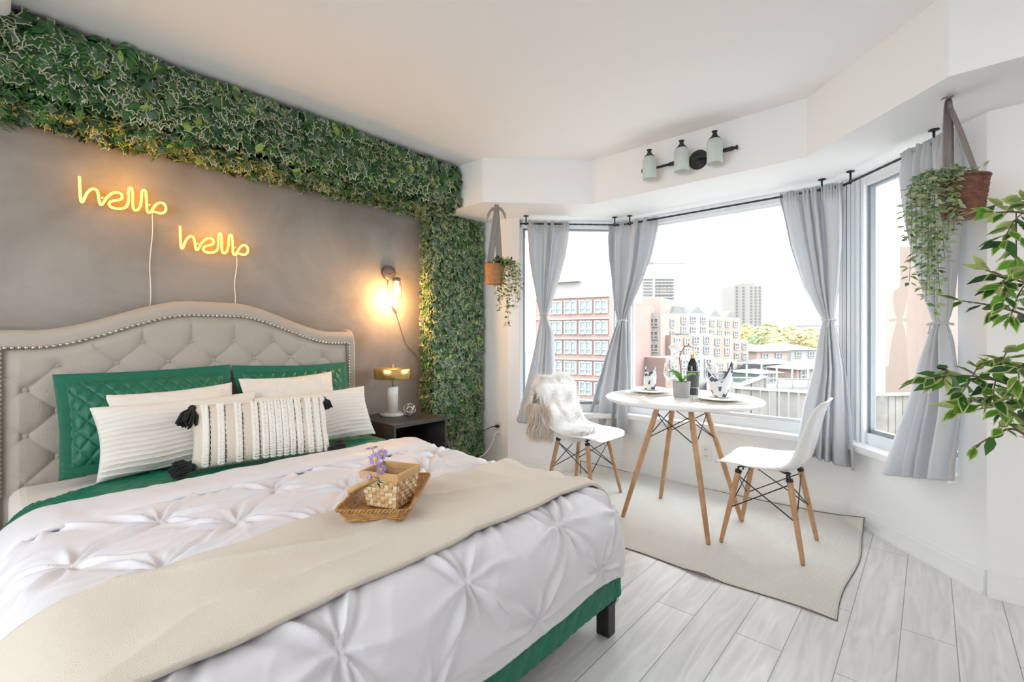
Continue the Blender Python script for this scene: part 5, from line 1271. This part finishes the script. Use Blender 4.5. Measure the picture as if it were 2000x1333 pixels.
def windows(T, a, b_, n, us, zs, w, h, mt=M_win, fr=M_wf, balcony=False, slab=None):
    L_ = (b_-a).length; d = (b_-a).normalized()
    for z in zs:
        for u in us:
            c = a+d*L_*u; m = MB()
            m.prism([(c.x-d.x*w/2-n.x*.05, c.y-d.y*w/2-n.y*.05), (c.x+d.x*w/2-n.x*.05, c.y+d.y*w/2-n.y*.05), (c.x+d.x*w/2+n.x*.1, c.y+d.y*w/2+n.y*.1), (c.x-d.x*w/2+n.x*.1, c.y-d.y*w/2+n.y*.1)], z-h/2, z+h/2)
            wo_ = m.build('window', mt, T)
            f = MB()
            for k in (-.5, 0, .5):
                q = c+d*w*k; f.prism([(q.x-d.x*.05-n.x*.12, q.y-d.y*.05-n.y*.12), (q.x+d.x*.05-n.x*.12, q.y+d.y*.05-n.y*.12), (q.x+d.x*.05-n.x*.04, q.y+d.y*.05-n.y*.04), (q.x-d.x*.05-n.x*.04, q.y-d.y*.05-n.y*.04)], z-h/2, z+h/2)
            q0, q1 = c-d*w/2, c+d*w/2
            for zz in (z-h/2, z-h*.15, z+h/2-.1): f.prism([(q0.x-n.x*.12, q0.y-n.y*.12), (q1.x-n.x*.12, q1.y-n.y*.12), (q1.x-n.x*.04, q1.y-n.y*.04), (q0.x-n.x*.04, q0.y-n.y*.04)], zz, zz+.1)
            f.build('window_frame', fr, wo_)
# 1 red brick apartment house behind the left window
D1 = 34.; a, b_ = pd(1046, D1), pd(1190, D1*.92)
T = empty('apartment_house', tuple(a+Vector((0, 0, GZ))), 'red brick apartment house with pale bands seen through the left window', 'building')
o, n = facade_box(T, 'brick_wall', a, b_, 14, GZ, zat(585, D1), M_redb)
facade_box(T, 'attic_storey', a+(b_-a)*.1+n*1.2, b_-(b_-a)*.1+n*1.2, 10, zat(585, D1), zat(552, D1), M_conc)
facade_box(T, 'roof_tower', a+(b_-a)*.15+n*.8, a+(b_-a)*.55+n*.8, 8, zat(552, D1), zat(538, D1), M_conc)
for py in (583, 623, 660, 698, 735, 772): facade_box(T, 'stone_band', a-n*.15, b_-n*.15, .3, zat(py+3, D1), zat(py, D1), M_conc)
windows(T, a, b_, n, (.30, .50, .70, .90), [zat(py, D1) for py in (603, 641, 678, 716, 753)], .85, .95, M_winp)
# 2 peach brick block, centre left
D2 = 42.; a, b_ = pd(1200, D2*1.05), pd(1290, D2)
T = empty('apartment_building', tuple(a+Vector((0, 0, GZ))), 'peach brick apartment building with stacked window bays behind the table', 'building')
o, n = facade_box(T, 'brick_wall', a, b_, 16, GZ, zat(611, D2), M_brick2)
e = pd(1352, D2*1.25); o, n2b = facade_box(T, 'side_wing', b_, e, 10, GZ, zat(611, D2), M_brick)
p, q, r = pd(1247, D2+3), pd(1290, D2+2.6), pd(1341, D2+12)
facade_box(T, 'penthouse', p, q, 9, zat(611, D2), zat(578, D2), M_brick2); facade_box(T, 'penthouse', q, r, 9, zat(611, D2), zat(578, D2+1), M_brick)
windows(T, a, b_, n, (.72,), [zat(py, D2) for py in (629, 655, 680, 706)], 1.05, .85)
facade_box(T, 'bay_frame', a+(b_-a)*.60-n*.1, a+(b_-a)*.96-n*.1, .3, GZ, zat(612, D2), M_conc)
windows(T, a-n*.15, b_-n*.15, n, (.70, .87), [zat(py, D2) for py in (630, 655, 680, 705, 730)], .75, .80)
windows(T, a, b_, n, (.28,), [zat(py, D2) for py in (630,)], .9, .7)
windows(T, b_, e, n2b, (.3, .8), [zat(py, D2) for py in (630, 655, 680, 705)], 1.2, .85, M_winp)
# 3 stepped terrace building
T = empty('terrace_building', tuple(pd(1400, 40)+Vector((0, 0, GZ))), 'stepped pale brick terrace building with skylights behind the bottle', 'building')
rnd2 = random.Random(4)
for k, (x0_, x1_, y_, dd) in enumerate(((1305, 1345, 612, 47), (1340, 1385, 612, 49), (1380, 1415, 618, 51), (1410, 1446, 620, 54), (1310, 1352, 655, 43), (1345, 1392, 652, 45), (1388, 1432, 655, 47), (1428, 1462, 664, 50), (1300, 1350, 700, 38), (1346, 1395, 698, 40), (1392, 1440, 705, 42), (1436, 1475, 712, 46))):
    a, b_ = pd(x0_, dd), pd(x1_, dd*1.04); o, n = facade_box(T, 'terrace_block', a, b_, 6, GZ, zat(y_, dd), (M_brick, M_conc, M_brick2, M_brick)[k % 4])
    windows(T, a, b_, n, (.28, .72), [zat(y_+13, dd), zat(y_+33, dd)], .75, .75, M_win if k % 2 else M_winp)
    if k < 4:
        c = (a+b_)/2; w = (b_-a)*.32; z1 = zat(y_, dd); m = MB(); P0, P1 = c-w, c+w
        m.add([(P0.x, P0.y, z1), (P1.x, P1.y, z1), (P1.x+n.x*4, P1.y+n.y*4, z1), (P0.x+n.x*4, P0.y+n.y*4, z1), (c.x, c.y, z1+.8), (c.x+n.x*4, c.y+n.y*4, z1+.8)], [(0, 1, 4), (1, 2, 5, 4), (2, 3, 5), (3, 0, 4, 5)], 0, False); m.build('skylight', M_roof, T)
# 4 towers
def tower(name, x0_, x1_, y_, dd, label, mt, cols, rows, wmt=M_win, crown=True):
    a, b_ = pd(x0_, dd), pd(x1_, dd); T = empty(name, tuple(a+Vector((0, 0, GZ))), label, 'building'); o, n = facade_box(T, 'tower_wall', a, b_, (b_-a).length, GZ, zat(y_, dd), mt)
    if crown: facade_box(T, 'roof_crown', a+(b_-a)*.25+n, b_-(b_-a)*.2+n, 8, zat(y_, dd), zat(y_-5, dd), mt)
    L_ = (b_-a).length; H_ = zat(y_, dd)-zat(HZ-5, dd)
    for c in cols:
        p = a+(b_-a)*(c-.03); q = a+(b_-a)*(c+.03)
        for r in range(rows):
            z = zat(y_, dd)-H_*(r+.6)/rows; MB().prism([(p.x-n.x*.3, p.y-n.y*.3), (q.x-n.x*.3, q.y-n.y*.3), (q.x+n.x*.3, q.y+n.y*.3), (p.x+n.x*.3, p.y+n.y*.3)], z-H_*.3/rows, z+H_*.25/rows).build('window', wmt, T)
    return T, a, b_, n
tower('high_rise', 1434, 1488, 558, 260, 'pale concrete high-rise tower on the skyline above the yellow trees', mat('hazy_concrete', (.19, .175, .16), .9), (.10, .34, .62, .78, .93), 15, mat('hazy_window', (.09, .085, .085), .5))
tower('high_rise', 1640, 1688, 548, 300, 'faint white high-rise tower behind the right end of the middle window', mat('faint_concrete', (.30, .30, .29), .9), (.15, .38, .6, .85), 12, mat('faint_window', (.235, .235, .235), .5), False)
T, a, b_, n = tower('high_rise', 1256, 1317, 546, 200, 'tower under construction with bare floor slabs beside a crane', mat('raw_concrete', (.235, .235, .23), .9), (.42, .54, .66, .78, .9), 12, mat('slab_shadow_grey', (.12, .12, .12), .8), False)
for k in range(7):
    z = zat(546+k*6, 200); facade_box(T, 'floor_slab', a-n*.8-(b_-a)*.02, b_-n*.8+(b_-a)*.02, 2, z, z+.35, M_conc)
CR = empty('tower_crane', tuple(pd(1277, 190)+Vector((0, 0, GZ))), 'thin tower crane above the tower under construction', 'crane')
c = pd(1277, 190); MB().box((c.x-.35, c.y-.35, GZ), (c.x+.35, c.y+.35, zat(512, 190))).build('mast', M_conc, CR)
u = (pd(1340, 190)-c).normalized(); zc_ = zat(514, 190); p0, p1 = c-u*1.8, pd(1340, 190)
MB().tube([(p0.x, p0.y, zc_), (p1.x, p1.y, zc_)], .28, 4).build('jib', M_conc, CR); MB().box((p0.x-.9, p0.y-.9, zc_-.6), (p0.x+.9, p0.y+.9, zc_+.9)).build('cab', M_win, CR)
# 5 trees
TM = [mat('autumn_yellow', (.33, .29, .14), .9), mat('autumn_lime', (.26, .265, .13), .9), mat('tree_green', (.15, .20, .10), .9)]
def tree(px_, py_top, py_bot, dd, wpx, k, label):
    r = random.Random(int(px_)); c = pd(px_, dd); z1, z0 = zat(py_top, dd), zat(py_bot, dd)-2; w = wpx*dd/FPX/2
    T = empty('broadleaf_tree', (c.x, c.y, GZ), label, 'tree', 'autumn trees on the skyline')
    MB().tube([(c.x, c.y, GZ), (c.x, c.y, (z0+z1)/2)], .3, 6).build('trunk', M_bark, T); m = MB()
    for _ in range(260):
        th, ph_ = r.random()*2*PI, math.acos(1-2*r.random()); q = Vector((c.x+w*math.sin(ph_)*math.cos(th)*r.uniform(.6, 1), c.y+w*math.sin(ph_)*math.sin(th)*r.uniform(.6, 1), (z0+z1)/2+(z1-z0)/2*math.cos(ph_)*r.uniform(.6, 1))); s = w*r.uniform(.10, .2)
        m.ell(q, (s, s, s*.7), 5, 3, m=0)
    m.ell((c.x, c.y, (z0+z1)/2), (w*.85, w*.85, (z1-z0)*.42), 10, 6); m.build('crown', TM[k], T)
for i, (x, y0_, y1_, dd, w, k, lb) in enumerate(((1462, 632, 668, 130, 40, 0, 'yellow autumn tree directly under the skyline high-rise'), (1500, 630, 672, 120, 56, 1, 'lime-yellow autumn tree right of the high-rise'), (1540, 638, 675, 118, 60, 0, 'yellow autumn tree in the middle of the skyline row'), (1580, 640, 680, 115, 50, 0, 'yellow autumn tree just left of the right-hand curtain'), (1470, 652, 676, 95, 16, 2, 'small dark green tree beside the stepped brick terraces'), (1520, 655, 680, 100, 44, 1, 'low lime tree before the yellow skyline trees'), (1654, 645, 690, 90, 40, 1, 'pale lime tree between the curtain and the corner post'))):
    tree(x, y0_, y1_, dd, w, k, lb)
# 6 low houses and streets
def house(x0_, x1_, yt, yr, dd, label, wm, rm=M_roof):
    a, b_ = pd(x0_, dd), pd(x1_, dd*1.03); T = empty('house', tuple(a+Vector((0, 0, GZ))), label, 'house'); K = 9 if dd > 55 else 3; o, n = facade_box(T, 'wall', a, b_, K, GZ, zat(yt, dd), wm); d = (b_-a).normalized(); z0, z1 = zat(yt, dd), zat(yr, dd)
    A1, B1 = a-n*.4-d*.4, b_-n*.4+d*.4; A2, B2 = a+n*(K+.4)-d*.4, b_+n*(K+.4)+d*.4; A3, B3 = a+n*K/2+d*min(1.5, K/3), b_+n*K/2-d*min(1.5, K/3)
    MB().add([(A1.x, A1.y, z0), (B1.x, B1.y, z0), (B2.x, B2.y, z0), (A2.x, A2.y, z0), (A3.x, A3.y, z1), (B3.x, B3.y, z1)], [(0, 1, 5, 4), (1, 2, 5), (2, 3, 4, 5), (3, 0, 4), (0, 3, 2, 1)], 0, False).build('roof', rm, T)
    windows(T, a, b_, n, (.25, .7), [zat(yt+10, dd)], 1.1, .9, M_win)
house(1478, 1538, 687, 674, 60, 'low brick house with a broad grey roof below the skyline trees', M_brick2)
house(1486, 1552, 712, 703, 48, 'low grey-roofed shed behind the patio fence', M_conc)
house(1545, 1600, 684, 672, 66, 'cream house with dark windows near the right-hand curtain', M_conc)
house(1556, 1612, 722, 712, 44, 'pale flat house just above the patio fence', M_brick)
house(1478, 1520, 730, 724, 40, 'small pale hut with a green front behind the fence corner', mat('pale_green_wall', (.17, .23, .20), .9), M_conc)
house(1585, 1640, 636, 630, 160, 'long white office block on the skyline beside the trees', M_conc, M_conc)
# car
cc = pd(1456, 44); cz = zat(741, 44)
CA = empty('car', (cc.x, cc.y, cz), 'dark parked car at the edge of the street behind the right napkin', 'car')
dR = Vector((.669, -.743, 0)); G = []
prof = [(-1.9, .3), (-1.9, .8), (-1.1, .95), (-.6, 1.4), (.7, 1.4), (1.2, .95), (1.9, .8), (1.95, .3)]
V = [tuple(cc+dR*x+Fv*y+Vector((0, 0, cz+z))) for y in (-.8, .8) for x, z in prof]; n8 = 8
MB().add(V, [tuple(range(8)), tuple(range(15, 7, -1))]+[(i, (i+1) % 8, (i+1) % 8+8, i+8) for i in range(8)]).build('car_body', mat('dark_car_paint', (.05, .045, .06), .3), CA, bevel=.08)
for x in (-1.2, 1.2):
    for y in (-.8, .8):
        q = cc+dR*x+Fv*y+Vector((0, 0, cz+.32)); MB().tube([q-Fv*.1, q+Fv*.1], .32, 16).build('wheel', M_blackpl, CA)
struct('trim_street_slab', MB().prism([tuple(pd(1380, 36))[:2], tuple(pd(1600, 38))[:2], tuple(pd(1600, 60))[:2], tuple(pd(1380, 60))[:2]], GZ, cz), mat('street_grey', (.2, .2, .2)))
# 7 patio fence outside the window
M_fence = mat('weathered_boards', (.22, .205, .185), .9, var=(3, .25)); 
def fence(pts, ztop, zbot, label):
    T = empty('board_fence', (pts[0].x, pts[0].y, zbot), label, 'fence', None)
    for a, b_ in zip(pts, pts[1:]):
        L_ = (b_-a).length; d = (b_-a).normalized(); n = Vector((-d.y, d.x, 0)); nb = int(L_/.15); m = MB(); rr = random.Random(5)
        for k in range(nb):
            c = a+d*(k+.5)*L_/nb; w = .065; m.prism([(c.x-d.x*w, c.y-d.y*w), (c.x+d.x*w, c.y+d.y*w), (c.x+d.x*w+n.x*.02, c.y+d.y*w+n.y*.02), (c.x-d.x*w+n.x*.02, c.y-d.y*w+n.y*.02)], zbot, ztop-.03-rr.random()*.012)
        m.build('boards', M_fence, T)
        MB().prism([(a.x-n.x*.06, a.y-n.y*.06), (b_.x-n.x*.06, b_.y-n.y*.06), (b_.x+n.x*.07, b_.y+n.y*.07), (a.x+n.x*.07, a.y+n.y*.07)], ztop-.03, ztop+.01).build('top_rail', M_conc, T)
        for t in ((0, .5, 1) if b_ is pts[-1] else (0, .5)):
            c = a+(b_-a)*t; MB().box((c.x-.05, c.y-.05, zbot), (c.x+.05, c.y+.05, ztop)).build('post', M_fence, T)
zf = zat(756, 9.5)
fence([pd(1492, 12), pd(1432, 9.5), pd(1600, 8.6), pd(1720, 8.3), pd(1860, 8.6)], zf, zf-1.05, 'weathered grey board fence around the patio outside the windows')
ZPT = zf-1.02
struct('patio', MB().box((3.9, -9, ZPT-.15), (11.5, 9, ZPT)), mat('patio_pavers', (.22, .21, .20), .9, var=(2, .2)))
# railing far side
RL = empty('patio_railing', tuple(pd(1440, 16)+Vector((0, 0, zat(740, 16)-.9))), 'thin metal railing beyond the patio fence corner', 'railing')
m = MB(); a, b_ = pd(1430, 16), pd(1610, 15)
for k in range(7): c = a.lerp(b_, k/6); m.tube([(c.x, c.y, ZPT), (c.x, c.y, zat(712, 16))], .03, 6)
m.build('posts', M_conc, RL); MB().tube([(a.x, a.y, zat(738, 16)), (b_.x, b_.y, zat(742, 15))], .025, 6).build('rail', M_conc, RL)
# 8 pink neighbour wall at the right window
T = empty('neighbour_building', tuple(pd(1730, 13)+Vector((0, 0, ZPT))), 'pale pink stucco building with sloped corner close outside the right window', 'building')
M_pink = mat('pink_stucco', (.215, .16, .135), .95)
a, b_ = pd(1757, 13), pd(1900, 12); facade_box(T, 'stucco_wall', a, b_, 6, GZ, zat(483, 13), M_pink)
a2 = pd(1729, 13.3); d = (a-a2); n = Vector((-d.y, d.x, 0)).normalized(); n = n if n.dot(a) > 0 else -n
V = [(a2.x, a2.y, GZ), (a.x, a.y, GZ), (a.x, a.y, zat(560, 13)), (a2.x, a2.y, zat(583, 13.3))]; V += [(v[0]+n.x*5, v[1]+n.y*5, v[2]) for v in V]
MB().add(V, [(0, 1, 2, 3), (7, 6, 5, 4), (0, 4, 5, 1), (1, 5, 6, 2), (2, 6, 7, 3), (3, 7, 4, 0)], 0, False).build('sloped_wing', M_pink, T)
